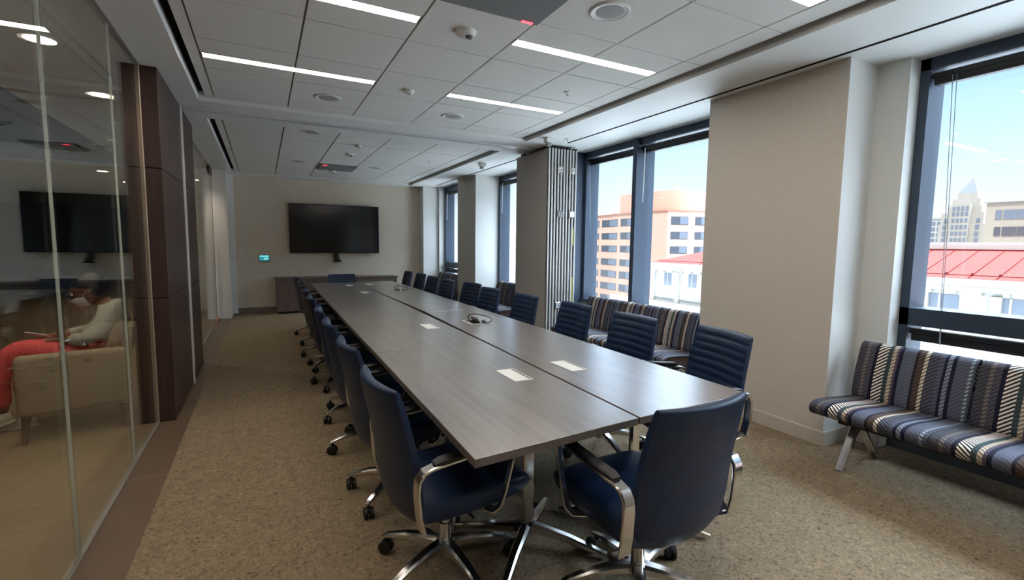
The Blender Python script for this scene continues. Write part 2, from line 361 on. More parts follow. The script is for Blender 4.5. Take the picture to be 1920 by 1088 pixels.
# walnut clad wall end the glass runs into
mb = MB()
for y0, y1 in ((4.42, 5.50), (5.57, 6.40)):
    for z0, z1 in ((0, .962), (.968, 1.93), (1.936, ZS)):
        mb.box(-.87, -.645, y0, y1, z0, z1, 0, .002, 1)
mb.box(-.86, -.66, 4.43, 6.39, 0, ZS, 1)
struct(mb.build('wall_walnut', [M['walnut'], M['dark']]))
mb = MB(); mb.box(-.70, -.632, 5.505, 5.565, 0, ZS, 0, .003, 1); struct(mb.build('trim_6', M['alu']))       # partition jamb strip
mb = MB(); mb.box(XG-.012, XG+.012, 4.40, 4.424, 0, ZS, 0, .003, 1); struct(mb.build('trim_7', mat('glass_channel', rgb(178, 160, 142), .35, metal=.4)))

# ------------------------------------------------------------------ windows
def window(name, y0, y1, zs, mullions, transom=None, dx=0):
    fr = MB()
    d0, d1 = 3.95+dx, 4.16+dx
    fr.box(d0, d1, y0, y0+.055, zs, ZS); fr.box(d0, d1, y1-.055, y1, zs, ZS); fr.box(d0, d1, y0, y1, ZS-.075, ZS); fr.box(d0-.02, d1, y0, y1, zs, zs+.05)
    for my in mullions: fr.box(3.91, 4.19, my, my+.065, zs, ZS)
    if transom: fr.box(d0, d1, y0, y1, transom-.12, transom)
    w = struct(fr.build(name, M['frame'], sharp=0))
    g = MB(); g.box(XW+dx-.006, XW+dx+.006, y0+.04, y1-.04, zs+.03, ZS-.06); g.build('pane', M['winglass'], w, sharp=0)
    return w
window('window_1', -1.4, 1.69, .42, [.30], 1.00)
window('window_2', 3.0, 5.47, .62, [4.385])
window('window_3', 6.2, 8.15, .62, [7.05])
window('window_4', 9.06, 10.36, .42, [], 1.00, -.28)

BL = 'raised venetian blinds under the window heads'
def blind(label, y0, y1, z, wand=None, cord=None, x=4.0):
    t = thing('window_blind', label, 'blind', (x, (y0+y1)/2, z), 0, BL)
    h = (y1-y0)/2
    b = MB(); b.box(-.03, .03, -h, h, -.035, 0, 0, .004, 1); b.build('headrail', M['black'], t)
    b = MB()
    for k in range(6): b.box(-.025, .025, -h+.01, h-.01, -.0375-.0045*k-.004, -.0375-.0045*k, 0)
    b.box(-.026, .026, -h+.01, h-.01, -.08, -.065, 0, .003, 1); b.build('slat_stack', M['black'], t, sharp=0)
    if wand is not None:
        b = MB(); wy = wand[0]-(y0+y1)/2; b.tube([(-.045, wy, -.03), (-.055, wy, -.03-wand[1])], .005); b.build('tilt_wand', M['whiteplastic'], t)
    if cord is not None:
        b = MB()
        for dy in (0, .022): b.tube([(-.035, cord[0]-(y0+y1)/2+dy, -.04), (-.04, cord[0]-(y0+y1)/2+dy*.2-.05, -.04-cord[1])], .0022, 6)
        b.build('pull_cord', mat('cord_grey', rgb(150, 160, 172), .7), t)
    return t
ZB = ZS-.098
blind('black raised blind at the head of the window by the near bench', .37, 1.63, ZB, None, (1.50, 1.75))
blind('black raised blind on the window pane right beside the white building view', 3.06, 4.37, ZB, (4.30, .62))
blind('black raised blind on the window pane next to the folded partition panels', 4.46, 5.41, ZB, None, (5.36, .9))
blind('black raised blind in the narrow window just past the folded partition panels', 7.12, 8.09, ZB, (8.0, .55), None)
blind('black raised blind in the farthest window by the screen wall', 9.12, 10.28, ZB, (10.2, .6), None, 3.72)
blind('black raised blind under the transom, behind the near bench', .37, 1.63, .855)
blind('black raised blind under the transom of the farthest window', 9.12, 10.28, .855, None, None, 3.72)

# ------------------------------------------------------------------ ceiling fittings
def ceil_light(x0, x1, y, label):
    t = thing('ceiling_light', label, 'ceiling light', ((x0+x1)/2, y, ZC), 0, 'lit linear ceiling lights')
    h = (x1-x0)/2-.012
    b = MB(); b.box(-h, h, -.047, -.042, -.001, .06); b.box(-h, h, .042, .047, -.001, .06); b.box(-h, -h+.004, -.042, .042, -.001, .06); b.box(h-.004, h, -.042, .042, -.001, .06); b.build('housing', M['whiteplastic'], t, sharp=0)
    b = MB(); b.box(-h+.004, h-.004, -.042, .042, .002, .012); b.build('diffuser', M['lamp'], t, sharp=0)
names = {(2, 1): 'long lit ceiling light cut off by the picture top at the right',
         (3, 0): 'long lit ceiling light over the table head, cut off at the picture top', (3, 1): 'long lit ceiling light between the round speaker and the window side',
         (4, 0): 'long lit ceiling light above the aisle beside the walnut panels', (4, 1): 'long lit ceiling light nearest the folded partition panels'}
for i, y in enumerate(LY):
    for s, (a, c) in enumerate(((XGRID[0], XGRID[2]), (XGRID[3], XGRID[5]))):
        if i < 2 or (i == 2 and s == 0): lab = 'long lit ceiling light above and behind the camera, row %s, %s half' % (('one', 'two', 'three')[i], ('left', 'right')[s])
        else: lab = names[(i, s)]
        ceil_light(a, c, y, lab)

def speaker(x, y, label):
    t = thing('ceiling_speaker', label, 'ceiling speaker', (x, y, ZC), 0, 'round speakers in the ceiling tiles')
    b = MB(); b.lathe([(.086, -.004), (.104, -.010), (.113, -.004), (.115, .002), (.086, .002)], n=40); b.build('rim', M['whiteplastic'], t)
    b = MB(); b.lathe([(.001, -.007), (.06, -.006), (.088, -.003), (.088, .001), (.001, .001)], n=40); b.build('grille', M['speaker'], t)
speaker(1.755, 2.23, 'large round ceiling speaker nearest the camera')
speaker(.564, 4.72, 'round ceiling speaker behind the aisle light')
speaker(1.762, 4.74, 'round ceiling speaker behind the light nearest the partition panels')
speaker(.557, 6.25, 'round ceiling speaker just beyond the header beam')
speaker(.57, 8.6, 'round ceiling speaker in the far bay on the glass side')
speaker(1.776, 8.6, 'round ceiling speaker in the far bay on the window side')

def mic(x0, y0, label, led):
    t = thing('ceiling_microphone', label, 'ceiling microphone', (x0+.3, y0+.3, ZC), 0, 'grey square microphone panels in the ceiling')
    b = MB(); b.box(-.297, .297, -.297, .297, -.022, .002, 0, .003, 1); b.build('panel', M['micgrey'], t)
    b = MB(); b.box(led[0]-.035, led[0]+.035, led[1]-.008, led[1]+.008, -.026, -.021); b.build('indicator_light', M['red'], t)
mic(.869, 1.94, 'grey square microphone panel cut off at the picture top', (.225, .285))
mic(.885, 8.60, 'grey square microphone panel in the far bay', (-.22, -.285))

def detector(x, y, label, r=.055, camera=True):
    t = thing('ceiling_detector', label, 'detector', (x, y, ZC), 0, 'white domes and sensors on the ceiling')
    b = MB(); b.lathe([(.001, -.03), (r*.6, -.03), (r*.9, -.018), (r, 0), (.001, 0)], n=28); b.build('body', M['whiteplastic'], t)
    b = MB(); b.lathe([(.001, -.045), (r*.28, -.042), (r*.36, -.03), (.001, -.03)], c=(r*.25, -r*.2, 0), n=16); b.build('sensor_eye', M['whiteplastic'] if not camera else mat('lens_grey', rgb(90, 88, 86), .3), t)
detector(1.15, 2.86, 'white domed detector nearest the camera', .068)
detector(1.15, 4.15, 'small flat round detector between the two rear ceiling lights', .048, False)
detector(1.18, 6.75, 'small flat round detector in the far bay nearest the header beam', .045, False)
detector(1.177, 7.45, 'white domed detector in the far bay in front of the microphone panel', .065)
detector(1.175, 9.4, 'white domed detector in the far bay nearest the screen wall', .065)
def sprinkler(x, y, label):
    t = thing('sprinkler_head', label, 'sprinkler', (x, y, ZC), 0, 'small sprinkler heads')
    b = MB(); b.lathe([(.001, -.004), (.026, -.004), (.03, 0), (.001, 0)], n=20); b.build('escutcheon', M['whiteplastic'], t)
    b = MB(); b.lathe([(.001, -.028), (.013, -.028), (.014, -.024), (.006, -.022), (.007, -.004), (.001, -.004)], n=14); b.build('deflector', M['chrome'], t)
sprinkler(2.344, 3.52, 'small sprinkler head in the near bay close to the window side')
sprinkler(2.378, 7.45, 'small sprinkler head in the far bay close to the window side')
def sensorbox(x, y, label, z=ZS):
    t = thing('soffit_sensor', label, 'sensor', (x, y, z), 0, 'white sensor boxes under the soffit')
    b = MB(); b.box(-.05, .05, -.04, .04, -.055, 0, 0, .004, 1); b.build('housing', M['whiteplastic'], t)
    b = MB(); b.box(-.03, .02, -.03, .03, -.095, -.055, 0, .004, 1); b.build('eye', mat('sensor_grey', rgb(150, 148, 146), .4), t)
sensorbox(3.04, 4.93, 'white sensor box under the soffit in front of the folded partition panels')
sensorbox(3.06, 6.92, 'white sensor box under the soffit beyond the folded partition panels')
t = thing('soffit_sprinkler', 'tiny white sprinkler beside the sensor box at the folded panels', 'sprinkler', (3.26, 4.86, ZS))
b = MB(); b.lathe([(.001, -.006), (.035, -.005), (.04, 0), (.001, 0)], n=20); b.build('plate', M['whiteplastic'], t)
b = MB(); b.lathe([(.001, -.035), (.012, -.035), (.009, -.006), (.001, -.006)], n=12); b.build('nozzle', M['whiteplastic'], t)

WORD = ['first', 'second', 'third', 'fourth', 'fifth', 'sixth', 'seventh', 'eighth', 'ninth', 'tenth']
def downlight(x, y, label, on=True):
    t = thing('downlight', label, 'downlight', (x, y, 2.70), 0, 'round downlights in the lobby ceiling')
    b = MB(); b.lathe([(.098, -.006), (.108, -.007), (.112, .001), (.098, .001)], n=28); b.build('ring', M['whiteplastic'], t)
    b = MB(); b.lathe([(.001, -.008), (.06, -.0075), (.097, -.005), (.097, .001), (.001, .001)], n=28); b.build('lens', M['down'], t)
    l = bpy.data.lights.new('downlight_beam', 'SPOT'); l.energy = 24; l.color = (1, .84, .66); l.spot_size = math.radians(125); l.spot_blend = .7; l.shadow_soft_size = .06
    lo = bpy.data.objects.new('downlight_beam', l); COL.objects.link(lo); lo.parent = t; lo.location = (0, 0, -.03)
for k in range(9): downlight(-1.245, 1.65+1.333*k, WORD[k] + ' round downlight along the lobby edge counted from the camera')
downlight(-2.65, 11.8, 'round downlight deep in the lobby above the armchair, nearer one'); downlight(-2.65, 13.7, 'round downlight deep in the lobby above the armchair, farther one')
downlight(-3.6, 3.0, 'round downlight in the middle of the lobby outside the picture')

# ------------------------------------------------------------------ tables
TZ = .74
def table(label, poly, legs):
    cx = sum(p[0] for p in poly)/4; cy = sum(p[1] for p in poly)/4
    t = thing('conference_table', label, 'table', (cx, cy, 0), 0, 'long conference table units')
    b = MB(); fs = b.prism([(x-cx, y-cy) for x, y in poly], TZ-.030, TZ, 1); fs[0].material_index = 0
    bmesh.ops.bevel(b.bm, geom=list(b.bm.edges), offset=.0015, segments=1, affect='EDGES'); b.build('tabletop', [M['table'], M['tedge']], t, sharp=30)
    b = MB(); b.box(min(p[0] for p in poly)-cx+.2, max(p[0] for p in poly)-cx-.2, min(p[1] for p in poly)-cy+.35, max(p[1] for p in poly)-cy-.35, TZ-.07, TZ-.03); b.build('underframe', M['black'], t)
    for lx, ly in legs:
        x, y = lx-cx, ly-cy
        b = MB(); b.bar([(x, y, .05), (x, y, TZ-.03)], .055, .028, Vector((1, 0, 0))); leg = b.build('leg', M['chrome'], t)
        for sx, sy in ((-1, -1), (1, -1), (-1, 1), (1, 1)):
            b = MB(); b.bar([(x+sx*.02, y+sy*.012, .085), (x+sx*.14, y+sy*.13, .06), (x+sx*.26, y+sy*.26, .022)], [.05, .042, .03], [.05, .035, .022], Vector((.7*sx, -.7*sy, 0))); b.build('foot', M['chrome'], leg)
        b = MB(); b.lathe([(.001, 0), (.03, 0), (.03, .02), (.001, .02)], c=(x, y, TZ-.05), n=16); b.build('mounting_plate', M['black'], leg)
table('conference table unit on the glass side nearest the camera', [(.558, 1.304), (1.266, 1.358), (1.312, 2.884), (.583, 2.884)], [(1.06, 1.845), (1.06, 2.55)])
table('conference table unit on the window side nearest the camera', [(1.277, 1.360), (1.938, 1.376), (1.970, 4.475), (1.380, 4.465), (1.320, 2.88)][:5] if False else [(1.277, 1.360), (1.938, 1.376), (1.972, 4.47), (1.382, 4.46)], [(1.60, 1.74), (1.60, 3.66)])
table('conference table unit on the glass side in the middle of the row', [(.583, 2.888), (1.312, 2.888), (1.354, 5.53), (.622, 5.53)], [(1.08, 3.63), (1.08, 5.25)])
table('conference table unit on the window side at the far end', [(1.386, 4.468), (1.972, 4.478), (2.0, 8.39), (1.36, 8.33)], [(1.60, 5.15), (1.60, 7.23)])
table('conference table unit on the glass side at the far end', [(.622, 5.534), (1.354, 5.534), (1.352, 8.33), (.668, 8.252)], [(1.08, 5.95), (1.08, 7.38)])

def module(x, y, label, opened=False, far=False):
    t = thing('table_power_unit', label, 'power outlet box', (x, y, TZ), 0, 'white power units set in the table')
    b = MB()
    b.box(-.05, .05, -.11, -.104, -.0005, .003); b.box(-.05, .05, .104, .11, -.0005, .003); b.box(-.05, -.034, -.104, .104, -.0005, .003); b.box(.044, .05, -.104, .104, -.0005, .003); b.build('frame', M['whiteplastic'], t, sharp=0)
    b = MB()
    if opened:
        b.box(-.034, .044, -.104, .104, -.0005, .0008, 0); b.build('socket_tray', M['black'], t, sharp=0)
        b = MB(); b.bar([(.044, 0, .003), (.01, 0, .048)], .19, .003, Vector((0, 1, 0)))
    else:
        b.box(-.034, .034, -.102, .102, -.0005, .0025, 0); b.box(.035, .0435, -.104, .104, -.0005, .001, 1)
    b.build('lid', [M['whiteplastic'], M['black']], t, sharp=30)
    return t
module(1.112, 2.10, 'closed white power unit nearest the camera on the glass-side table')
module(1.47, 2.138, 'closed white power unit nearest the camera on the window-side table')
module(1.166, 3.655, 'closed white power unit second from the camera on the glass-side table')
module(1.56, 3.72, 'opened white power unit with raised lid and black cable, nearer one', True)
module(1.194, 6.55, 'closed white power unit third from the camera on the glass-side table')
module(1.181, 7.70, 'closed white power unit at the far end on the glass side')
module(1.50, 7.80, 'closed white power unit at the far end beside the head chair')
module(1.65, 6.70, 'opened white power unit with raised lid and black cable, farther one', True)
def cable(x, y, label, s):
    b = MB()
    pts = []
    ctrl = [(0, .02, .004), (-.01, .04, .045), (.03, .03, .062), (.09, -.02, .055), (.14, -.06, .04), (.15, -.10, .02), (.11, -.12, .008), (.07, -.10, .006), (.09, -.06, .006)]
    ctrl = [Vector(c)*1.0 for c in ctrl]
    for i in range(len(ctrl)-1):
        p0, p1, p2, p3 = ctrl[max(i-1, 0)], ctrl[i], ctrl[i+1], ctrl[min(i+2, len(ctrl)-1)]
        for k in range(6):
            q = k/6; pts.append(.5*((2*p1)+(p2-p0)*q+(2*p0-5*p1+4*p2-p3)*q*q+(3*p1-p0-3*p2+p3)*q**3))
    pts.append(ctrl[-1])
    b.tube(pts, .0042, 8); o = b.build('cable', M['black']); o.location = (x, y, TZ); tag(o, label, 'cable', 'black cables out of the opened power units')
    b = MB(); b.box(-.012, .012, -.028, .012, -.006, .008, 0, .003, 1); b.build('plug', M['black'], o, (.09, -.05, .007))
cable(1.56, 3.74, 'black looped cable lying on the table at the nearer opened power unit', 1)
cable(1.65, 6.72, 'black looped cable lying on the table at the farther opened power unit', 1)

# ------------------------------------------------------------------ conference chair
ZTOP = .885
def back_mesh():
    mb = MB(); nv, nu, ribs = 72, 14, 9
    def lerp(t, tab):
        for (a, va), (c, vc) in zip(tab[:-1], tab[1:]):
            if t <= c: q = (t-a)/(c-a); q = q*q*(3-2*q) if False else q; return va+(vc-va)*q
        return tab[-1][1]
    W = [(.335, .165), (.36, .208), (.39, .226), (.45, .236), (.56, .238), (.68, .234), (.80, .227), (.885, .220)]
    Y = [(.335, -.185), (.36, -.208), (.40, -.226), (.48, -.241), (.56, -.248), (.68, -.268), (.80, -.295), (.885, -.318)]
    rows = []
    for i in range(nv+1):
        z = .335+(ZTOP-.335)*i/nv
        th = .052 if z < .8 else .052-.016*(z-.8)/.085
        end = min(1, (ZTOP-z)/.014) ; end = math.sqrt(max(0, 1-(1-end)**2)) if end < 1 else 1
        th *= max(.25, end)
        w = lerp(z, W); y0 = lerp(z, Y)
        r = 0
        if z > .47: ph = (z-.47)/(ZTOP-.47)*ribs; r = .008*abs(math.sin(PI*ph))**.55
        fr, bk = [], []
        for j in range(nu+1):
            u = -1+2*j/nu; s = 1-abs(u)**5*.55
            c = .040*u*u
            fr.append((w*u, y0+c+th/2*s+r*(1-abs(u)**8), z)); bk.append((w*u, y0+c-th/2*s, z))
        rows.append(fr+bk[::-1])
    mb.loft(rows, 0, True, True); return mb
def seat_mesh():
    mb = MB(); rings = []
    P = [(-.205, .372, .462), (-.175, .352, .466), (-.10, .345, .462), (0, .345, .464), (.10, .35, .468), (.20, .362, .470), (.25, .378, .464), (.278, .395, .452), (.29, .415, .432)]
    for y, z0, z1 in P:
        w = .238 - .012*max(0, (y-.2)/.09)**2*1.5
        ring = []
        for k in range(28):
            a = 2*PI*k/28; c, s = math.cos(a), math.sin(a)
            ring.append((w*math.copysign(abs(c)**.38, c), y, (z0+z1)/2+(z1-z0)/2*math.copysign(abs(s)**.45, s)))
        rings.append(ring)
    mb.loft(rings); return mb
def arm_mesh(s):
    mb = MB(); X = s*.278
    pts = [(X*.93, -.165, .352), (X*.985, -.208, .375), (X, -.222, .44), (X, -.228, .53), (X, -.224, .572), (X, -.205, .598), (X, -.17, .608), (X, -.05, .618), (X, .06, .630), (X, .135, .640),
           (X, .165, .636), (X, .176, .615), (X, .160, .55), (X, .130, .44), (X*.99, .112, .385), (X*.93, .095, .362), (X*.75, .085, .352)]
    wd = [.050, .052, .052, .050, .048, .046, .044, .040, .036, .032, .030, .028, .026, .026, .028, .03, .03]
    tk = [.012, .013, .014, .014, .015, .016, .015, .013, .012, .012, .012, .012, .011, .011, .011, .011, .011]
    mb.bar(pts, wd, tk); return mb
def pad_mesh(s):
    mb = MB(); X = s*.278
    mb.bar([(X, -.165, .620), (X, -.14, .626), (X, -.05, .631), (X, .06, .642), (X, .135, .651), (X, .158, .646)], [.036, .046, .048, .046, .044, .034], [.014, .022, .024, .024, .022, .012]); return mb
def leg_mesh():
    mb = MB()
    mb.bar([(.02, 0, .115), (.10, 0, .118), (.20, 0, .108), (.285, 0, .088), (.312, 0, .078)], [.058, .050, .040, .032, .024], [.046, .040, .030, .022, .014], Vector((0, 1, 0))); return mb
def caster_mesh():
    mb = MB()
    for s in (-1, 1): mb.lathe([(.001, -.011), (.022, -.011), (.030, -.006), (.030, .006), (.022, .011), (.001, .011)], c=(.0, s*.015, .030), n=20, axis='y')
    mb.box(-.018, .018, -.008, .008, .03, .055, 0, .004, 1); mb.lathe([(.001, .05), (.008, .05), (.008, .078), (.001, .078)], n=10)
    mb.lathe([(.001, .042), (.024, .044), (.020, .056), (.001, .060)], n=16); return mb
CG = 'blue leather swivel chairs around the conference table'
def make_chair():
    t = thing('conference_chair', '', 'chair', group=CG)
    seat_mesh().build('seat', M['leather'], t)
    back_mesh().build('backrest', M['leather'], t, sharp=60)
    for s in (-1, 1):
        a = arm_mesh(s).build('armrest', M['chrome'], t); pad_mesh(s).build('arm_pad', M['black'], a)
    b = MB(); b.box(-.09, .09, -.12, .10, .31, .352, 0, .012, 2); b.tube([(.09, .02, .33), (.21, .03, .325)], .006); b.build('tilt_mechanism', M['black'], t)
    b = MB(); b.lathe([(.001, .09), (.027, .09), (.027, .21), (.020, .212), (.020, .315), (.001, .315)], n=20); b.build('gas_column', M['chrome'], t)
    b = MB(); b.lathe([(.001, .075), (.040, .08), (.045, .10), (.042, .132), (.034, .14), (.001, .14)], n=24); b.build('hub', M['chrome'], t)
    lm, cm = None, None
    for k in range(5):
        if lm is None:
            l = leg_mesh().build('base_leg', M['chrome'], t); c = caster_mesh().build('caster', M['black'], l); lm, cm = l, c
        else:
            l = lm.copy(); COL.objects.link(l); l.parent = t; c = cm.copy(); COL.objects.link(c); c.parent = l
        l.rotation_euler = (0, 0, 2*PI*k/5); c.location = (.298, 0, 0); c.rotation_euler = (0, 0, random.uniform(0, 6.28))
    return t
proto = make_chair(); used = [False]
def chair(x, y, rz, label, base=None, z=0):
    """x, y: centre of the base; rz: heading of the sitter (0 = +Y)"""
    t = proto if not used[0] else copy_tree(proto); used[0] = True
    t.location = (x, y, z); t.rotation_euler = (0, 0, rz); t['label'] = label
    br = random.uniform(0, 1.2566) if base is None else base
    k = 0
    for c in t.children:
        if c.name.startswith('base_leg'):
            c.rotation_euler = (0, 0, br-rz+2*PI*k/5); k += 1
            for w in c.children: w.rotation_euler = (0, 0, random.uniform(0, 6.28))
    if z:
        for c in t.children:
            if c.name.startswith('base_leg') or c.name.startswith('hub'): c.location.z = -z
    return t
R = math.radians
LEFT = [(.66, 1.86, -86), (.66, 2.58, -88), (.66, 3.30, -90), (.67, 3.96, -92), (.68, 4.88, -90), (.69, 5.63, -91), (.70, 6.26, -88), (.73, 6.98, -90), (.71, 7.78, -86)]
for i, (x, y, a) in enumerate(LEFT):
    chair(x, y, R(a), 'blue leather chair on the glass side of the table, ' + ('nearest the camera' if i == 0 else 'farthest from the camera' if i == 8 else WORD[i]+' from the camera'), base=R(-10) if i == 0 else None)
RIGHT = [(2.11, 1.93, 78), (2.04, 2.56, 89), (2.04, 3.28, 88), (2.00, 4.05, 90), (1.97, 4.80, 92), (2.05, 5.50, 96), (1.95, 6.14, 94), (1.98, 6.86, 93), (2.00, 7.56, 91), (1.97, 8.22, 90)]
for i, (x, y, a) in enumerate(RIGHT):
    chair(x, y, R(a), 'dark blue ribbed-back chair on the window side of the table, ' + ('nearest the camera' if i == 0 else 'farthest from the camera' if i == 9 else WORD[i]+' from the camera'), z=.03)
chair(1.30, 1.37, R(2), 'blue leather chair with its smooth back to the camera at the near table end', base=R(90))
chair(1.20, 8.42, R(180), 'blue leather chair at the far table end in front of the low cabinet', z=-.03)

# ------------------------------------------------------------------ window benches
def cushion(prof, length, nose=.02):
    """closed profile (x,z) swept along Y with rounded ends; UV in metres"""
    mb = MB(); n = len(prof); arc = [0]
    for i in range(n): arc.append(arc[-1]+math.dist(prof[i], prof[(i+1) % n]))
    cx = sum(p[0] for p in prof)/n; cz = sum(p[1] for p in prof)/n
    st = []
    for k in range(5):
        a = k/4*PI/2; st.append((-length/2+nose*(1-math.sin(a)), nose*(1-math.cos(a))*0+nose*(math.cos(a))))
    ys = [(y, ins) for y, ins in st] + [(-length/2+nose+(length-2*nose)*k/10, 0) for k in range(1, 10)] + [(-y, ins) for y, ins in st[::-1]]
    rows = []
    for y, ins in ys:
        ring = []
        for x, z in prof:
            d = math.hypot(x-cx, z-cz); f = 1-ins/max(d, .02)*.6; ring.append(mb.bm.verts.new((cx+(x-cx)*f, y, cz+(z-cz)*f)))
        rows.append(ring)
    for r in range(len(rows)-1):
        for i in range(n):
            f = mb.bm.faces.new((rows[r][i], rows[r][(i+1) % n], rows[r+1][(i+1) % n], rows[r+1][i]))
            for lp, (uu, vv) in zip(f.loops, ((ys[r][0], arc[i]), (ys[r][0], arc[i+1]), (ys[r+1][0], arc[i+1]), (ys[r+1][0], arc[i]))): lp[mb.uv].uv = (length/2-uu+.0, vv)
    for ring in (rows[0][::-1], rows[-1]):
        f = mb.bm.faces.new(ring)
        for lp in f.loops: lp[mb.uv].uv = (.05, lp.vert.co.x+lp.vert.co.z)
    return mb
def rounded(pts, r=.03, n=4):
    out = []
    N_ = len(pts)
    for i in range(N_):
        p0, p1, p2 = Vector(pts[i-1]), Vector(pts[i]), Vector(pts[(i+1) % N_])
        a = p1+(p0-p1).normalized()*min(r, (p0-p1).length*.45); c = p1+(p2-p1).normalized()*min(r, (p2-p1).length*.45)
        for k in range(n+1):
            q = k/n; out.append(tuple((1-q)**2*a+2*q*(1-q)*p1+q*q*c))
    return out
# local x: 0 at seat front edge, grows towards the window
SEAT = rounded([(0, .405), (.02, .345), (.30, .315), (.56, .325), (.56, .40), (.40, .405), (.20, .425), (.06, .43)], .04)
BACK = rounded([(.50, .375), (.475, .42), (.50, .58), (.555, .755), (.60, .775), (.635, .755), (.615, .60), (.575, .40), (.56, .365)], .03)
def bench(x, ynear, seats, label):
    Ls = .62*seats
    t = thing('window_bench', label, 'bench', (x, ynear+Ls/2, 0), 0, 'striped upholstered window benches')
    for k in range(seats):
        yc = -Ls/2+.62*(k+.5)
        o = cushion(SEAT, .617, .03).build('seat', M['fabric'], t, (0, yc, 0)); 
        o = cushion(BACK, .606, .03).build('backrest', M['fabric'], t, (0, yc, 0))
    b = MB(); b.box(.24, .34, -Ls/2+.12, Ls/2-.12, .262, .315, 0, .006, 1); b.build('support_beam', M['black'], t)
    for s in ([-1, 1] if seats < 3 else [-1, 1]):
        y = s*(Ls/2-.15)
        b = MB(); b.bar([(.30, y, .30), (.24, y, .21), (.115, y, .003)], [.055, .05, .045], [.05, .03, .022], Vector((0, 1, 0))); b.build('leg', M['chrome'], t)
        b = MB(); b.bar([(.30, y, .30), (.38, y, .20), (.55, y, .003)], [.055, .05, .045], [.05, .03, .022], Vector((0, 1, 0))); b.build('leg', M['chrome'], t)
        b = MB(); b.box(.12, .52, y-.03, y+.03, .30, .318, 0, .004, 1); b.build('bracket', M['black'], t)
    b = MB()
    b.tube([(.585, -Ls/2+.03, .60), (.585, Ls/2-.03, .60)], .012); b.build('back_rail', M['black'], t)
bench(3.07, -.10, 3, 'striped upholstered bench under the nearest window')
bench(3.08, 3.02, 3, 'striped upholstered bench under the window with the pink building view')
bench(3.08, 6.28, 2, 'striped upholstered bench just beyond the folded partition panels')
bench(2.97, 9.08, 2, 'striped upholstered bench under the farthest window')

# ------------------------------------------------------------------ folded operable partition
t = thing('folding_partition', 'stack of folded grey movable partition panels with aluminium edges', 'partition', (3.21, 5.22, 0))
NP = 5; PW = .09
for k in range(NP):
    x0 = k*PW+.002; x1 = x0+PW-.004
    b = MB(); b.box(x0, x1, .012, .84, .03, 2.615, 0, .002, 1); p = b.build('panel', M['panel'], t)
    b = MB()
    for xa, xb in ((x0+.004, x0+.026), (x0+.050, x0+.072)): b.box(xa, xb, -.016, .012, .03, 2.615, 0, .003, 1)
    b.box(x0, x1, .004, .0125, .03, 2.615, 1)
    b.build('edge_profile', [M['alu'], M['dark']], p)
    b = MB(); b.box(x0+.02, x1-.02, .10, .20, 2.615, 2.645, 0, .004, 1); b.box(x0+.02, x1-.02, .66, .76, 2.615, 2.645, 0, .004, 1); b.lathe([(.001, 0), (.012, 0), (.012, .035), (.001, .035)], c=((x0+x1)/2, .15, 2.625), n=10); b.lathe([(.001, 0), (.012, 0), (.012, .035), (.001, .035)], c=((x0+x1)/2, .71, 2.625), n=10); b.box(x0+.01, x1-.01, -.004, .02, 2.60, 2.64)
    b.build('trolley', M['black'], p)
for xk, zz in ((.18, (2.36, 1.80, .62)), (.36, (2.36, 1.80))):
    for z in zz:
        b = MB()
        for s in (-1, 1):
            b.box(xk+s*.028-.012, xk+s*.028+.012, -.014, -.002, z-.07, z+.07, 1, .003, 1); b.box(xk+s*.022-.014, xk+s*.022+.014, -.02, -.004, z-.045, z+.045, 0, .004, 1)
        for q in (-.028, -.01, .01, .028): b.lathe([(.001, -.034), (.009, -.034), (.009, .034), (.001, .034)], c=(xk, -.022, z+q), n=10, axis='x')
        b.build('hinge', [M['chrome'], M['black']], t)
for z0, z1 in ((1.40, 1.62), (.60, .98)):
    b = MB(); b.box(.395, .405, -.009, -.0055, z0, z1); b.build('yellow_label_strip', M['yellow'], t)

# ------------------------------------------------------------------ screen wall
t = thing('wall_screen', 'large black flat wall screen above the low cabinet', 'television', (1.37, YF, 1.68))
b = MB(); b.box(-.885, .885, -.085, -.035, -.50, .50, 0, .006, 2); b.build('casing', M['black'], t)
b = MB(); b.box(-.872, .872, -.0865, -.084, -.487, .488); b.build('display', M['blackgloss'], t, sharp=0)
b = MB(); b.box(-.4, .4, -.035, 0, -.25, .25); b.build('wall_bracket', M['black'], t)
b = MB(); b.box(.72, .745, -.088, -.084, -.4985, -.489); b.build('badge', M['whiteplastic'], t, sharp=0)
t = thing('conference_camera', 'small black camera on a bracket below the wall screen', 'camera', (1.385, YF, 1.18))
b = MB(); b.box(-.055, .035, -.07, 0, -.12, .02, 0, .004, 1); b.build('bracket', M['black'], t)
b = MB(); b.lathe([(.001, -.185), (.085, -.185), (.09, -.178), (.07, -.165), (.05, -.16), (.001, -.158)], c=(.0, -.10, .01), n=28); b.build('base', M['black'], t)
b = MB(); b.box(-.05, .05, -.14, -.05, -.15, -.085, 0, .015, 3); b.lathe([(.001, -.152), (.022, -.152), (.026, -.14), (.001, -.13)], c=(0, 0, -.115), n=18, axis='y'); b.build('camera_head', mat('grey_camera', rgb(70, 68, 68), .35), t)
t = thing('touch_panel', 'small wall touch panel with a teal lit screen', 'control panel', (.022, YF, 1.07))
b = MB(); b.box(-.097, .097, -.022, 0, -.07, .07, 0, .006, 2); b.build('housing', mat('panel_teal_grey', rgb(80, 118, 122), .4), t)
b = MB(); b.box(-.086, .086, -.024, -.021, -.045, .06); b.build('screen', mat('teal_screen', rgb(30, 90, 95), .3, emit=rgb(48, 142, 148), es=.55), t, sharp=0)
b = MB(); b.box(-.082, .082, -.025, -.0235, .035, .055); b.build('header_bar', mat('cyan_bar', rgb(120, 220, 225), .3, emit=rgb(120, 225, 230), es=.8), t, sharp=0)
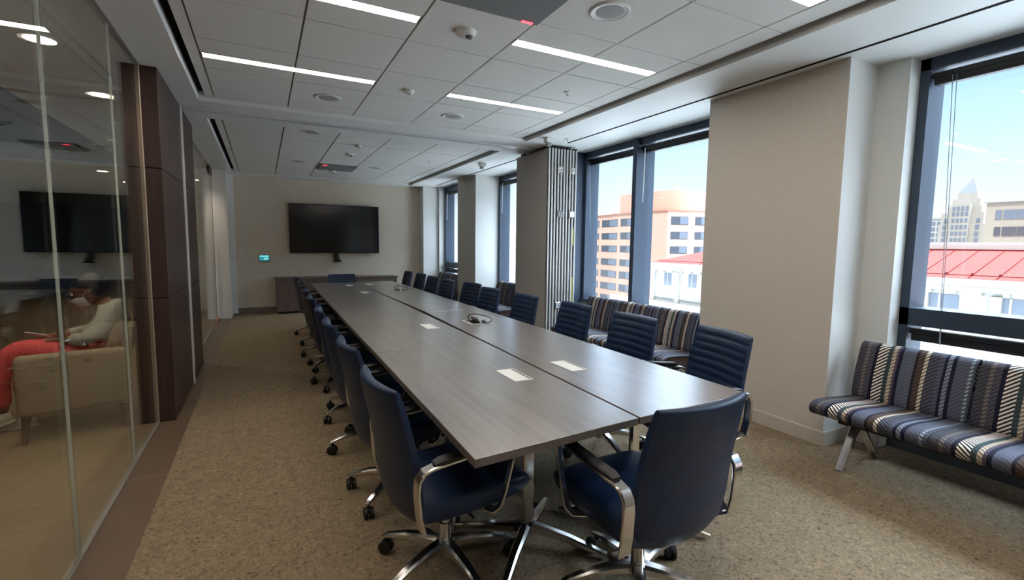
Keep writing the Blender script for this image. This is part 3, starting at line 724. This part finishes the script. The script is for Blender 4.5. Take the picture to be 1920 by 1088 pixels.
b = MB(); b.box(-.01, .07, -.025, -.0235, -.02, .015); b.build('lit_text_block', mat('pale_block', rgb(150, 220, 220), .3, emit=rgb(130, 210, 212), es=.6), t, sharp=0)
b = MB(); b.box(-.02, .03, -.024, -.0215, -.06, -.052); b.build('nameplate', M['whiteplastic'], t, sharp=0)
t = thing('credenza', 'long low dark laminate cabinet against the screen wall', 'cabinet', (1.38, 10.46, 0))
b = MB(); b.box(-1.17, 1.17, -.20, .225, .04, .665); b.build('body', M['cab'], t)
b = MB(); b.box(-1.19, 1.19, -.225, .228, .665, .70, 0, .002, 1); b.build('top', M['cab'], t)
for k in range(4):
    b = MB(); b.box(-1.168+.584*k+.002, -1.168+.584*(k+1)-.002, -.221, -.20, .045, .66, 0, .002, 1); b.build('door', M['cab'], t)
b = MB(); b.box(-1.15, 1.15, -.19, .20, 0, .04); b.build('plinth', M['black'], t)
t = thing('wall_switch', 'small white switch on the casing left of the screen wall', 'switch', (-.50, YF-.03, 1.06))
b = MB(); b.box(-.03, .03, -.012, 0, -.055, .055, 0, .003, 1); b.build('plate', M['whiteplastic'], t)
b = MB(); b.box(-.012, .012, -.02, -.012, -.03, .03, 0, .003, 1); b.build('rocker', M['whiteplastic'], t)

# ------------------------------------------------------------------ lobby armchair and person
AX0, AX1, AY0, AY1 = -1.49, -.90, 4.24, 5.02
t = thing('armchair', 'beige upholstered lobby armchair behind the glass, by the walnut wall', 'armchair', (-1.258, 4.688, 0), math.radians(12))
def loc(x): return (x+1.125)*.877
b = MB()
rows = []
for sgn, nm in ((-1, 'near'), (1, 'far')):
    b = MB(); y0 = sgn*.335
    b.box(loc(-1.49), loc(-.80), y0-.055, y0+.055, .20, .615, 0, .035, 3); b.build('arm', M['armchair'], t)
b = MB(); b.box(loc(-1.46), loc(-.90), -.28, .28, .20, .31, 0, .02, 2); b.build('frame', M['armchair'], t)
b = MB(); b.box(loc(-1.48), loc(-.98), -.275, .275, .31, .43, 0, .04, 3); b.build('seat_cushion', M['armchair'], t)
b = MB(); b.bar([(loc(-.93), 0, .36), (loc(-.90), 0, .55), (loc(-.86), 0, .70), (loc(-.83), 0, .79)], [.55, .55, .54, .48], [.09, .11, .10, .06], Vector((0, 1, 0))); b.build('back_cushion', M['armchair'], t, sharp=60)
b = MB(); b.bar([(loc(-.86), 0, .20), (loc(-.82), 0, .55), (loc(-.79), 0, .76)], [.76, .74, .70], [.06, .06, .05], Vector((0, 1, 0))); b.build('back_frame', M['armchair'], t)
for sx, sy in ((-1, -1), (-1, 1), (1, -1), (1, 1)):
    x = loc(-1.44) if sx < 0 else loc(-.86); y = sy*.33
    b = MB(); b.bar([(x+sx*.02, y, 0), (x, y, .21)], [.028, .055], [.028, .055], Vector((0, 1, 0))); b.build('leg', M['legwood'], t)

def skin(name, verts, edges, radii, m, root=0, sub=2, parent=None):
    me = bpy.data.meshes.new(name); me.from_pydata([Vector(v) for v in verts], edges, []); me.update()
    o = bpy.data.objects.new(name, me); COL.objects.link(o); me.materials.append(m)
    sk = o.modifiers.new('skin', 'SKIN'); sk.use_smooth_shade = True
    for i, r in enumerate(radii):
        d = me.skin_vertices[0].data[i]; d.radius = r if isinstance(r, tuple) else (r, r); d.use_root = (i == root); d.use_loose = False
    sb = o.modifiers.new('sub', 'SUBSURF'); sb.levels = sub; sb.render_levels = sub
    dg = bpy.context.evaluated_depsgraph_get(); ev = o.evaluated_get(dg)
    nm = bpy.data.meshes.new_from_object(ev); o.modifiers.clear(); o.data = nm
    for p in nm.polygons: p.use_smooth = True
    if parent is not None: o.parent = parent
    return o
skinm = noise_mat('skin_tone', rgb(132, 88, 64), rgb(142, 96, 72), (20, 20, 20), rough=.55, spec=.3)
coral = noise_mat('coral_trousers', rgb(226, 84, 86), rgb(236, 96, 96), (60, 60, 60), rough=.8, bump=.1)
blazer = noise_mat('light_grey_blazer', rgb(188, 186, 176), rgb(202, 199, 188), (90, 90, 90), rough=.85, bump=.1)
hairm = mat('dark_hair', rgb(18, 15, 14), .55)
maskm = mat('pale_face_mask', rgb(216, 216, 212), .85)
shoem = mat('off_white_sneaker', rgb(222, 214, 200), .6)
PX, PY = -1.165, 4.76     # person frame: local x forward = world -X
t = thing('person', 'seated person in grey blazer, coral trousers and face mask looking at a phone', 'person', (PX, PY, 0), math.radians(8))
def w(fx, sy, z): return (-fx, sy, z)                          # fx: forward of the armchair middle, sy: sideways
# body : one continuous skin surface (torso, neck, head, arms, legs)
V = [w(-.10, 0, .50), w(-.12, 0, .62), w(-.13, 0, .74), w(-.09, 0, .85), w(-.055, 0, .905), w(-.03, 0, .945),        # 0-5 pelvis..neck base
     w(-.10, -.15, .83), w(-.01, -.20, .70), w(.05, -.20, .655), w(.19, -.11, .655),                                    # 6-9 near arm to wrist
     w(-.10, .15, .83), w(0, .20, .70), w(.06, .20, .66), w(.24, .10, .665),                                            # 10-13 far arm
     w(-.06, -.09, .50), w(.18, -.08, .55), w(.43, -.06, .60), w(.52, -.05, .52), w(.56, -.03, .34), w(.55, .0, .13),    # 14-19 near leg crossed
     w(-.06, .09, .49), w(.16, .09, .50), w(.40, .08, .49), w(.44, .07, .36), w(.43, .06, .20), w(.42, .05, .09)]        # 20-25 far leg
E_ = [(0, 1), (1, 2), (2, 3), (3, 4), (4, 5), (3, 6), (6, 7), (7, 8), (8, 9), (3, 10), (10, 11), (11, 12), (12, 13), (0, 14), (14, 15), (15, 16), (16, 17), (17, 18), (18, 19), (0, 20), (20, 21), (21, 22), (22, 23), (23, 24), (24, 25)]
Rr = [.11, .10, .10, .10, .065, .05, .065, .05, .042, .028, .065, .05, .042, .028, .09, .085, .068, .062, .055, .036, .09, .085, .066, .058, .052, .036]
skin('body', V, E_, Rr, skinm, 0, 2, t)
# clothing skins over it
skin('blazer', [w(-.075, 0, .50), w(-.125, 0, .62), w(-.135, 0, .74), w(-.105, 0, .845), w(-.105, -.155, .835), w(-.02, -.205, .715), w(.045, -.205, .662), w(.15, -.13, .657), w(-.105, .155, .835), w(-.01, .205, .715), w(.055, .205, .665), w(.20, .12, .665), w(-.078, 0, .905)],
     [(3, 12), (0, 1), (1, 2), (2, 3), (3, 4), (4, 5), (5, 6), (6, 7), (3, 8), (8, 9), (9, 10), (10, 11)], [.135, .120, .118, .112, .088, .07, .058, .044, .088, .07, .058, .044, .082], blazer, 0, 2, t)
skin('blazer_collar', [w(-.085, -.075, .885), w(-.125, -.04, .905), w(-.13, 0, .91), w(-.125, .04, .905), w(-.085, .075, .885), w(.0, .05, .80), w(.0, -.05, .80)], [(6, 0), (0, 1), (1, 2), (2, 3), (3, 4), (4, 5)], [.026]*5+[.02, .02], blazer, 2, 2, t)
skin('trousers', [w(-.04, 0, .49), w(.0, -.09, .50), w(.18, -.08, .56), w(.43, -.06, .61), w(.525, -.05, .525), w(.56, -.03, .34), w(.55, .0, .17), w(.0, .09, .495), w(.16, .09, .505), w(.40, .08, .495), w(.445, .07, .36), w(.432, .06, .21), w(.422, .05, .13)],
     [(0, 1), (1, 2), (2, 3), (3, 4), (4, 5), (5, 6), (0, 7), (7, 8), (8, 9), (9, 10), (10, 11), (11, 12)], [.14, .105, .098, .082, .076, .068, .055, .105, .098, .08, .07, .064, .052], coral, 0, 2, t)
def shoe(x, y, z, tilt):
    mb = MB(); rings = []
    for q, (f, hw, h0, h1) in enumerate([(-.07, .012, .01, .05), (-.065, .03, 0, .075), (-.02, .036, 0, .09), (.04, .038, 0, .07), (.10, .042, 0, .05), (.15, .036, .004, .04), (.172, .014, .012, .03)]):
        rings.append([(-f, hw*math.cos(a), (h0+h1)/2+(h1-h0)/2*math.sin(a)) for a in [2*PI*k/14 for k in range(14)]])
    mb.loft(rings); o = mb.build('shoe', shoem, t, (-x, y, z), sharp=60); o.rotation_euler = (0, tilt, 0)
    mb = MB(); mb.prism([(.07, -.03), (.07, .03), (-.05, .04), (-.14, .036), (-.172, 0), (-.14, -.036), (-.05, -.04)][::-1], -.004, .014); mb.build('sole', mat('sole_white', rgb(230, 226, 216), .6), o)
shoe(.55, .0, .055, R(-18)); shoe(.44, .05, .004, 0)
# head
def head_mesh():
    mb = MB(); rings = []; n = 24
    # rings from chin to crown: z, forward centre, half-depth, half-width
    for z, c, d, hw in [(-.112, .035, .018, .016), (-.105, .03, .045, .034), (-.085, .02, .070, .050), (-.055, .008, .086, .062), (-.02, -.002, .096, .070), (.015, -.006, .101, .074), (.05, -.012, .102, .075), (.08, -.018, .092, .068), (.103, -.022, .066, .05), (.115, -.024, .03, .024)]:
        ring = []
        for k in range(n):
            a = 2*PI*k/n; f = c+d*math.cos(a); s = hw*math.sin(a)
            if abs(math.sin(a)) < .3 and math.cos(a) > 0:
                if -.06 < z < .0: f += .018*(1-abs(math.sin(a))/.3)*(1 if z < -.01 else .6)
                if abs(z-.015) < .01: f -= .004
            ring.append((-f, s, z))
        rings.append(ring)
    mb.loft(rings); return mb
hd = head_mesh().build('head', skinm, t, (-.045, 0, 1.005), sharp=80); hd.rotation_euler = (0, R(-24), 0)
def onhead(mb, name, m, sharp=60): return mb.build(name, m, hd, sharp=sharp)
mb = MB(); mb.bar([(-.118, 0, -.012), (-.128, 0, -.03), (-.122, 0, -.045)], [.016, .03, .034], [.016, .03, .016], Vector((0, 1, 0))); onhead(mb, 'nose', skinm)
mb = MB(); rings = []
for z, f0, hw in ((-.105, .085, .046), (-.085, .108, .058), (-.055, .122, .066), (-.035, .124, .064), (-.018, .118, .052)):
    rings.append([(-f0*math.cos(a)*1.0+.012*0, hw*1.12*math.sin(a), z) for a in [(-.5+k/12)*PI*.86 for k in range(13)]])
mb.loft(rings, 0, False, False); onhead(mb, 'face_mask', maskm)
mb = MB()
for s in (-1, 1): mb.tube([(-.045, s*.068, -.03), (-.02, s*.076, -.012), (.006, s*.078, .0)], .0022, 6)
onhead(mb, 'mask_loop', maskm)
mb = MB(); rings = []
for z, c, d, hw in [(-.06, -.052, .05, .052), (-.03, -.042, .066, .070), (.01, -.036, .077, .078), (.045, -.022, .100, .081), (.075, -.022, .102, .078), (.105, -.026, .080, .062), (.125, -.028, .038, .032)]:
    rings.append([(-(c+d*math.cos(2*PI*k/24)), hw*math.sin(2*PI*k/24), z) for k in range(24)])
mb.loft(rings); onhead(mb, 'hair', hairm)
mb = MB()
for s in (-1, 1):
    mb.lathe([(.001, -.008), (.020, -.006), (.022, 0), (.018, .006), (.001, .006)], c=(.008, s*.076, -.005), n=14, axis='y')
onhead(mb, 'ear', skinm)
mb = MB()
for s in (-1, 1):
    mb.tube([(-.104-.006*math.cos(2*PI*k/16), s*.034+.026*math.cos(2*PI*k/16), .018+.02*math.sin(2*PI*k/16)) for k in range(17)], .0028, 6)
    mb.tube([(-.10, s*.06, .022), (-.04, s*.078, .022), (.01, s*.08, .012)], .0028, 6)
mb.tube([(-.11, -.01, .022), (-.11, .01, .022)], .003, 6); onhead(mb, 'glasses', M['black'])
mb = MB()
for s in (-1, 1): mb.lathe([(.001, -.012), (.008, -.009), (.012, 0), (.008, .009), (.001, .012)], c=(-.088, s*.034, .016), n=12)
onhead(mb, 'eye', mat('eye_white', rgb(220, 214, 206), .3))
def hand(s, base, d):
    bx, by, bz = base; vs = [(bx, by, bz), (bx-.035, by+s*d*.012, bz+.002), (bx-.075, by+s*d*.018, bz)]; es = [(0, 1), (1, 2)]; rs = [.024, (.030, .016), (.034, .014)]
    for k in range(4):
        o = -.024+.016*k; ln = (.062, .074, .07, .056)[k]
        i = len(vs); vs += [(bx-.085, by+s*d*.018+o, bz), (bx-.085-ln*.5, by+s*d*.02+o, bz-.012), (bx-.085-ln*.75, by+s*d*.02+o, bz-.034)]; es += [(2, i), (i, i+1), (i+1, i+2)]; rs += [.0095, .0085, .0075]
    i = len(vs); vs += [(bx-.045, by-s*.034, bz+.004), (bx-.08, by-s*.044, bz+.008)]; es += [(1, i), (i, i+1)]; rs += [.010, .008]
    skin('hand', vs, es, rs, skinm, 0, 1, t)
hand(-1, (-.185, -.105, .655), -1); hand(1, (-.24, .10, .668), -1)
o = MB(); o.box(-.036, .036, -.075, .075, -.004, .004, 0, .003, 2)
ph = o.build('phone', M['whiteplastic']); tag(ph, 'pale phone held in the hands of the seated person', 'phone'); ph.location = (PX-.33*math.cos(R(8))+.02*math.sin(R(8)), PY-.33*math.sin(R(8))-.02*math.cos(R(8)), .695); ph.rotation_euler = (R(8), R(28), R(68))

# ------------------------------------------------------------------ outside
pink = noise_mat('pink_concrete', rgb(214, 166, 146), rgb(218, 171, 151), (.4, .4, .4), rough=.9)
white_st = noise_mat('white_stone', rgb(186, 184, 179), rgb(194, 192, 187), (.6, .6, .6), rough=.9)
redroof = noise_mat('red_metal_roof', rgb(144, 76, 71), rgb(150, 81, 76), (.5, .5, .5), rough=.95, spec=0)
redseam = mat('red_roof_seam', rgb(112, 44, 42), .9, spec=0)
bglass = mat('building_glass', rgb(84, 88, 98), .15, spec=.6)
bglass2 = mat('pale_building_glass', rgb(120, 128, 142), .2, spec=.6)
limestone = noise_mat('limestone', rgb(168, 161, 152), rgb(176, 169, 160), (.3, .3, .3), rough=.9)
beige = noise_mat('beige_facade', rgb(172, 160, 146), rgb(178, 167, 153), (.3, .3, .3), rough=.9)
greyst = mat('pale_grey_stone', rgb(176, 174, 172), .9)
GZ = -22.0
b = MB(); b.box(-300, 600, -300, 600, GZ-.5, GZ); struct(b.build('ground', noise_mat('city_ground', rgb(120, 118, 115), rgb(140, 138, 134), (.05, .05, .05), rough=.95)))

def obox(mb, p, q, depth, z0, z1, out=0.0, mi=0):
    """box on the segment p->q (outer side to the right of p->q reversed), out: offset towards the viewer"""
    p, q = Vector((p[0], p[1])), Vector((q[0], q[1])); d = (q-p).normalized(); n = Vector((-d.y, d.x))
    if n.dot(Vector((0, 0))-p) < 0: n = -n                  # n points to our building
    a, c = p+n*out, q+n*out; e, f = c-n*depth, a-n*depth
    poly = [(a.x, a.y), (c.x, c.y), (e.x, e.y), (f.x, f.y)]
    ar = sum(poly[i][0]*poly[(i+1) % 4][1]-poly[(i+1) % 4][0]*poly[i][1] for i in range(4))
    mb.prism(poly if ar > 0 else poly[::-1], z0, z1, mi)
def seg(p, q, t0, t1):
    return (p[0]+(q[0]-p[0])*t0, p[1]+(q[1]-p[1])*t0), (p[0]+(q[0]-p[0])*t1, p[1]+(q[1]-p[1])*t1)

# pink office block with rounded corner and round penthouse
t = thing('office_building', 'pink office block with rows of dark windows and a round penthouse', 'building', (40, 44, 0))
def rel(p): return (p[0]-40, p[1]-44)
foot = [(40.4, 64.0), (38.6, 46.0), (38.3, 43.2), (38.25, 40.2), (38.9, 38.4), (41.2, 37.6), (52.0, 35.8), (60, 40), (60, 64)]
b = MB(); b.prism([rel(p) for p in foot], GZ, 5.2); b.build('wall', pink, t, sharp=40)
b = MB(); b.prism([rel((40+(p[0]-40)*1.0+(-.12 if p[0] < 50 else 0), p[1])) for p in foot], 5.2, 5.32); b.build('parapet', mat('parapet_brown', rgb(170, 120, 100), .8), t)
b = MB(); cyl = []
cpt = [(37.95+.9, 46.2), (38.2+.8, 43.0), (38.6+.6, 40.2), (39.6+.2, 38.6), (41.6, 37.9), (44.5, 38.0), (48, 39.5), (50, 43), (48, 48), (43, 49)]
b.prism([rel(p) for p in cpt], 5.2, 7.55); b.build('penthouse', noise_mat('salmon_render', rgb(220, 158, 136), rgb(224, 164, 142), (.4, .4, .4), rough=.9), t, sharp=60)
def pwin(p, q, z0, z1, split):
    # recessed look: a dark frame with glass set in it
    mb = MB(); obox(mb, rel2(p), rel2(q), .2, z0, z1, .03); o = mb.build('window', bglass, t, sharp=0)
    mb = MB(); a, c = seg(p, q, split, .985); obox(mb, rel2(a), rel2(c), .02, z0+.05, z1-.05, .045); mb.build('pane', bglass2, o, sharp=0)
T0 = Vector((40, 44))
def rel2(p): return p
_ob = obox
def obox(mb, p, q, depth, z0, z1, out=0.0, mi=0):
    s = MB(); p_, q_ = Vector(p), Vector(q); d = (q_-p_).normalized(); n = Vector((-d.y, d.x))
    if n.dot(-p_) < 0: n = -n
    a, c = p_+n*out, q_+n*out; e, f = c-n*depth, a-n*depth
    poly = [(v.x-OFF[0], v.y-OFF[1]) for v in (a, c, e, f)]
    ar = sum(poly[i][0]*poly[(i+1) % 4][1]-poly[(i+1) % 4][0]*poly[i][1] for i in range(4))
    mb.prism(poly if ar > 0 else poly[::-1], z0, z1, mi)
OFF = (40, 44)
A, Bp = foot[0], foot[1]
rowz = [(3.77, 4.66), (2.22, 3.02), (.66, 1.44), (-1.0, -.2), (-2.52, -1.68), (-4.08, -3.24), (-5.64, -4.8)]
for z0, z1 in rowz:
    for sg, a0, a1, sp in ((0, .08, .26, .5), (0, .30, .56, .5), (0, .598, .754, .5), (0, .79, .982, .5), (1, .12, .93, .6), (2, .135, .815, .6), (4, .155, .97, .52), (5, .075, .22, .5), (5, .27, .46, .5), (5, .52, .72, .5)):
        p, q = seg(foot[sg], foot[sg+1], a0, a1); pwin(p, q, z0, z1, sp)
b = MB(); b.tube([(1.5, -4.2, 7.5), (1.5, -4.2, 8.0)], .05); b.lathe([(.001, 0), (.25, .06), (.4, .2), (.38, .2), (.001, .05)], c=(1.5, -4.2, 8.0), n=16); b.build('satellite_dish', M['whiteplastic'], t)
b = MB()
for k in range(7): b.box(2+1.1*(k % 3), 2.8+1.1*(k % 3), 6+1.5*k, 7.2+1.5*k, 5.2, 5.7+.15*(k % 3))
b.build('rooftop_unit', greyst, t)

# white stone building with red standing-seam roof, parallel to our facade
t = thing('stone_building', 'white stone building with red metal roof across the street', 'building', (22, 0, 0))
b = MB(); b.box(0, 16, -40, 22.6, GZ, .05); b.build('wall', white_st, t)
b = MB(); b.box(-.45, .3, -40.3, 22.95, .16, .40, 0, .05, 1); b.box(-.3, .3, -40.2, 22.85, -.02, .16, 0, .03, 1); b.build('cornice', white_st, t)
b = MB()
for k in range(90): b.box(-.22, .05, -39.9+.7*k, -39.75+.7*k, -.16, -.02)
for k in range(32): b.box(-.16, .02, -39.5+2.0*k, -39.2+2.0*k, -3.0, -.16)
b.build('pilaster', white_st, t, sharp=0)
b = MB()
b.face([(-.35, -40, .40), (2.6, -37, 1.40), (2.6, 19.6, 1.40), (-.35, 22.8, .40)]); b.face([(-.35, 22.8, .40), (2.6, 19.6, 1.40), (14, 19.6, 1.40), (16.3, 22.8, .40)])
b.face([(-.35, 22.8, .40), (16.3, 22.8, .40), (16.3, -40, .40), (-.35, -40, .40)]); b.face([(2.6, -37, 1.40), (14, -37, 1.4), (14, 19.6, 1.40), (2.6, 19.6, 1.40)])
b.face([(16.3, -40, .4), (14, -37, 1.4), (2.6, -37, 1.4), (-.35, -40, .4)]); b.face([(16.3, 22.8, .4), (14, 19.6, 1.4), (14, -37, 1.4), (16.3, -40, .4)])
rf = b.build('roof', redroof, t, sharp=0)
b = MB()
for k in range(85):
    y = -38+.72*k
    f = lambda q: (-.35+2.95*q, y, .40+q*1.0+.012)
    if y < 19.5: b.tube([f(.02), f(.98)], .012, 5)
    if y < 19.5 and k % 1 == 0: b.box(-.02, .05, y-.03, y+.03, .50, .60)
b.tube([(.0, -39, .53), (.0, 22.4, .53)], .012, 5)
b.build('seam', redseam, rf, sharp=0)
b = MB(); b.box(2.55, 2.75, -37.1, 19.7, 1.30, 1.44); b.build('ridge_flashing', redseam, rf, sharp=0)
b = MB(); b.box(3.2, 13, -36, 19.0, 1.40, 1.72); b.build('roof_parapet', white_st, t, sharp=0)
b = MB(); b.box(-.06, .05, -40, 22.6, -1.75, -1.60); b.build('belt_course', greyst, t, sharp=0)
for k in range(22):
    y = -18.4+1.9*k
    b = MB(); b.box(-.03, .1, y-.55 if y < 12 else y-.28, y+.55 if y < 12 else y+.28, -.95, -.20); o = b.build('window', bglass2, t, sharp=0)
    b = MB(); b.box(-.05, -.03, y-.03, y+.03, -.95, -.20); b.build('window_bar', white_st, o, sharp=0)
# near white terrace roof between the buildings
t = thing('flat_roof', 'bright white flat roof terrace below the windows', 'roof', (12, 0, 0))
b = MB(); b.box(-5.2, 9.6, -60, 26, GZ, -2.35); b.build('deck', mat('white_membrane', rgb(218, 218, 216), .8), t, sharp=0)
b = MB(); b.box(9.2, 9.6, -60, 26, -2.35, -1.95); b.build('parapet', greyst, t, sharp=0)

# setback tower with pyramid roof
t = thing('tower_building', 'distant limestone setback tower with a pyramid roof', 'building', (120, 42.5, 0))
b = MB()
b.box(-.0, 14, -3.6, 3.6, GZ, 2.0)
for y0, y1, z1, x0 in ((-3.55, 3.55, 6.4, 0), (-3.05, 3.35, 8.6, .3), (-2.55, 2.5, 9.9, .6), (-2.15, 2.05, 11.3, .9)): b.box(x0, 12, y0, y1, GZ, z1)
b.box(-.4, 10, -1.2, 1.75, GZ, 10.2); b.build('wall', limestone, t, sharp=0)
b = MB(); b.box(1.2, 6.0, -1.55, 1.45, 11.3, 12.4); b.build('lantern', limestone, t, sharp=0)
b = MB(); ap = (3.3, 0, 15.6); q = [(1.2, -1.5, 12.4), (5.4, -1.5, 12.4), (5.4, 1.4, 12.4), (1.2, 1.4, 12.4)]
for i in range(4): b.face([q[i], q[(i+1) % 4], ap])
b.face(q[::-1]); b.build('pyramid_roof', mat('pale_slate', rgb(128, 129, 133), .9, spec=0), t, sharp=0)
for r in range(5):
    z = 3.0+1.25*r
    for y in (-.95, -.30, .35, 1.0) if r < 5 else ():
        b = MB(); b.box(-.46, -.3, y, y+.42, z, z+.75); b.build('window', bglass2, t, sharp=0)
    for y in (-2.6, 2.3) if r < 4 else ():
        b = MB(); b.box(-.12 if r < 3 else .2, .35, y, y+.55, z, z+.75); b.build('window', bglass2, t, sharp=0)
for y in (-.95, -.30, .35, 1.0):
    b = MB(); b.box(-.46, -.3, y, y+.4, 9.0, 9.8) ; b.build('window', bglass2, t, sharp=0)
t = thing('annex_building', 'pale distant block left of the setback tower', 'building', (124, 49, 0))
b = MB(); b.box(0, 12, -2.6, 6, GZ, 8.0); b.build('wall', white_st, t, sharp=0)
b = MB(); b.box(-.2, 12, -2.7, 6, 7.75, 8.1); b.build('cornice', greyst, t, sharp=0)
for r in range(4):
    for y in (-1.8, -.9, .4, 1.3, 2.6, 3.5):
        b = MB(); b.box(-.1, .1, y, y+.6, 3.0+1.15*r, 3.75+1.15*r); b.build('window', bglass2, t, sharp=0)
t = thing('beige_building', 'beige office block with two ribbon window rows', 'building', (100, 26, 0))
b = MB(); b.box(0, 20, -14, 6.6, GZ, 8.75); b.build('wall', beige, t, sharp=0)
b = MB(); b.box(-.3, 20, -14, 6.9, 8.75, 8.95); b.build('roof_edge', greyst, t, sharp=0)
for r in range(4):
    z = 6.2-2.55*r
    for k in range(9):
        y1 = 5.4-1.75*k
        if k == 0: y0, y1 = 4.75, 5.45
        else: y0 = 4.65-1.65*k; y1 = y0+1.55
        b = MB(); b.box(-.1, .1, y0, y1, z, z+1.35); b.build('window', bglass if r else bglass2, t, sharp=0)
# pale blocks seen through the far windows
t = thing('far_block', 'pale block with vertical bays seen through the farthest window', 'building', (60, 165, 0))
b = MB(); b.box(-12, 20, -60, 60, GZ, 6.0); b.build('wall', white_st, t, sharp=0)
for r in range(5):
    for k in range(12):
        b = MB(); b.box(-12.1, -11.9, -55+9*k, -51+9*k, 3.6-4*r, 5.4-4*r); b.build('window', bglass2, t, sharp=0)

# ------------------------------------------------------------------ light
sun = bpy.data.lights.new('sun', 'SUN'); so = bpy.data.objects.new('sun', sun); COL.objects.link(so); sun.energy = 3.0; sun.angle = R(.6); sun.color = (1, .97, .93)
dirv = Vector((.42, .20, -.9)).normalized(); so.rotation_euler = dirv.to_track_quat('-Z', 'Y').to_euler()
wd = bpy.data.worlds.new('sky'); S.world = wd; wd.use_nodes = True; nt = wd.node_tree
for n in list(nt.nodes): nt.nodes.remove(n)
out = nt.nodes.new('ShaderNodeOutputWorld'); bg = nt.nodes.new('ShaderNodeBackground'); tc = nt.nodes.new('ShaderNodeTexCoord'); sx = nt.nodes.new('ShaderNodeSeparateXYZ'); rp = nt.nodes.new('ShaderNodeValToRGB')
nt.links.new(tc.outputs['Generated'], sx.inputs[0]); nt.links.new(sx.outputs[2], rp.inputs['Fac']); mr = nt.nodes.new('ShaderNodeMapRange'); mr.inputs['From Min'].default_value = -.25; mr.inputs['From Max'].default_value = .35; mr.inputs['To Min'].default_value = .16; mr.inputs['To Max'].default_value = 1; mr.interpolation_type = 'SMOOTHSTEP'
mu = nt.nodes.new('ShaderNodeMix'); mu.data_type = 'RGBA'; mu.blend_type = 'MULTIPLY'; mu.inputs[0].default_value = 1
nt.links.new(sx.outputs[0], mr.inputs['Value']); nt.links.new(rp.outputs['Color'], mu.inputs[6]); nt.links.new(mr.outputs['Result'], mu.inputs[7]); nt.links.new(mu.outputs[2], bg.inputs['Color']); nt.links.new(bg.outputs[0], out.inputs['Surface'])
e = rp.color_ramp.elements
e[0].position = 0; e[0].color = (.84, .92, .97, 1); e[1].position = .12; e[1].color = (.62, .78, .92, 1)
q = e.new(.27); q.color = (.36, .58, .88, 1); q = e.new(.42); q.color = (5.8, 6.9, 8.3, 1); q = e.new(.8); q.color = (10.0, 11.8, 13.8, 1)  # overhead sky on the window side made extra bright, unseen, to fill the room
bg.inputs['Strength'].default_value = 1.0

S.render.engine = 'CYCLES'
S.cycles.use_denoising = True
S.cycles.max_bounces = 12; S.cycles.transparent_max_bounces = 24; S.cycles.diffuse_bounces = 6; S.cycles.glossy_bounces = 5
S.cycles.sample_clamp_indirect = 6; S.cycles.caustics_reflective = False; S.cycles.caustics_refractive = False
vs = S.view_settings; vs.view_transform = 'Standard'; vs.look = 'None'; vs.gamma = 1; vs.use_curve_mapping = False; vs.exposure = .80
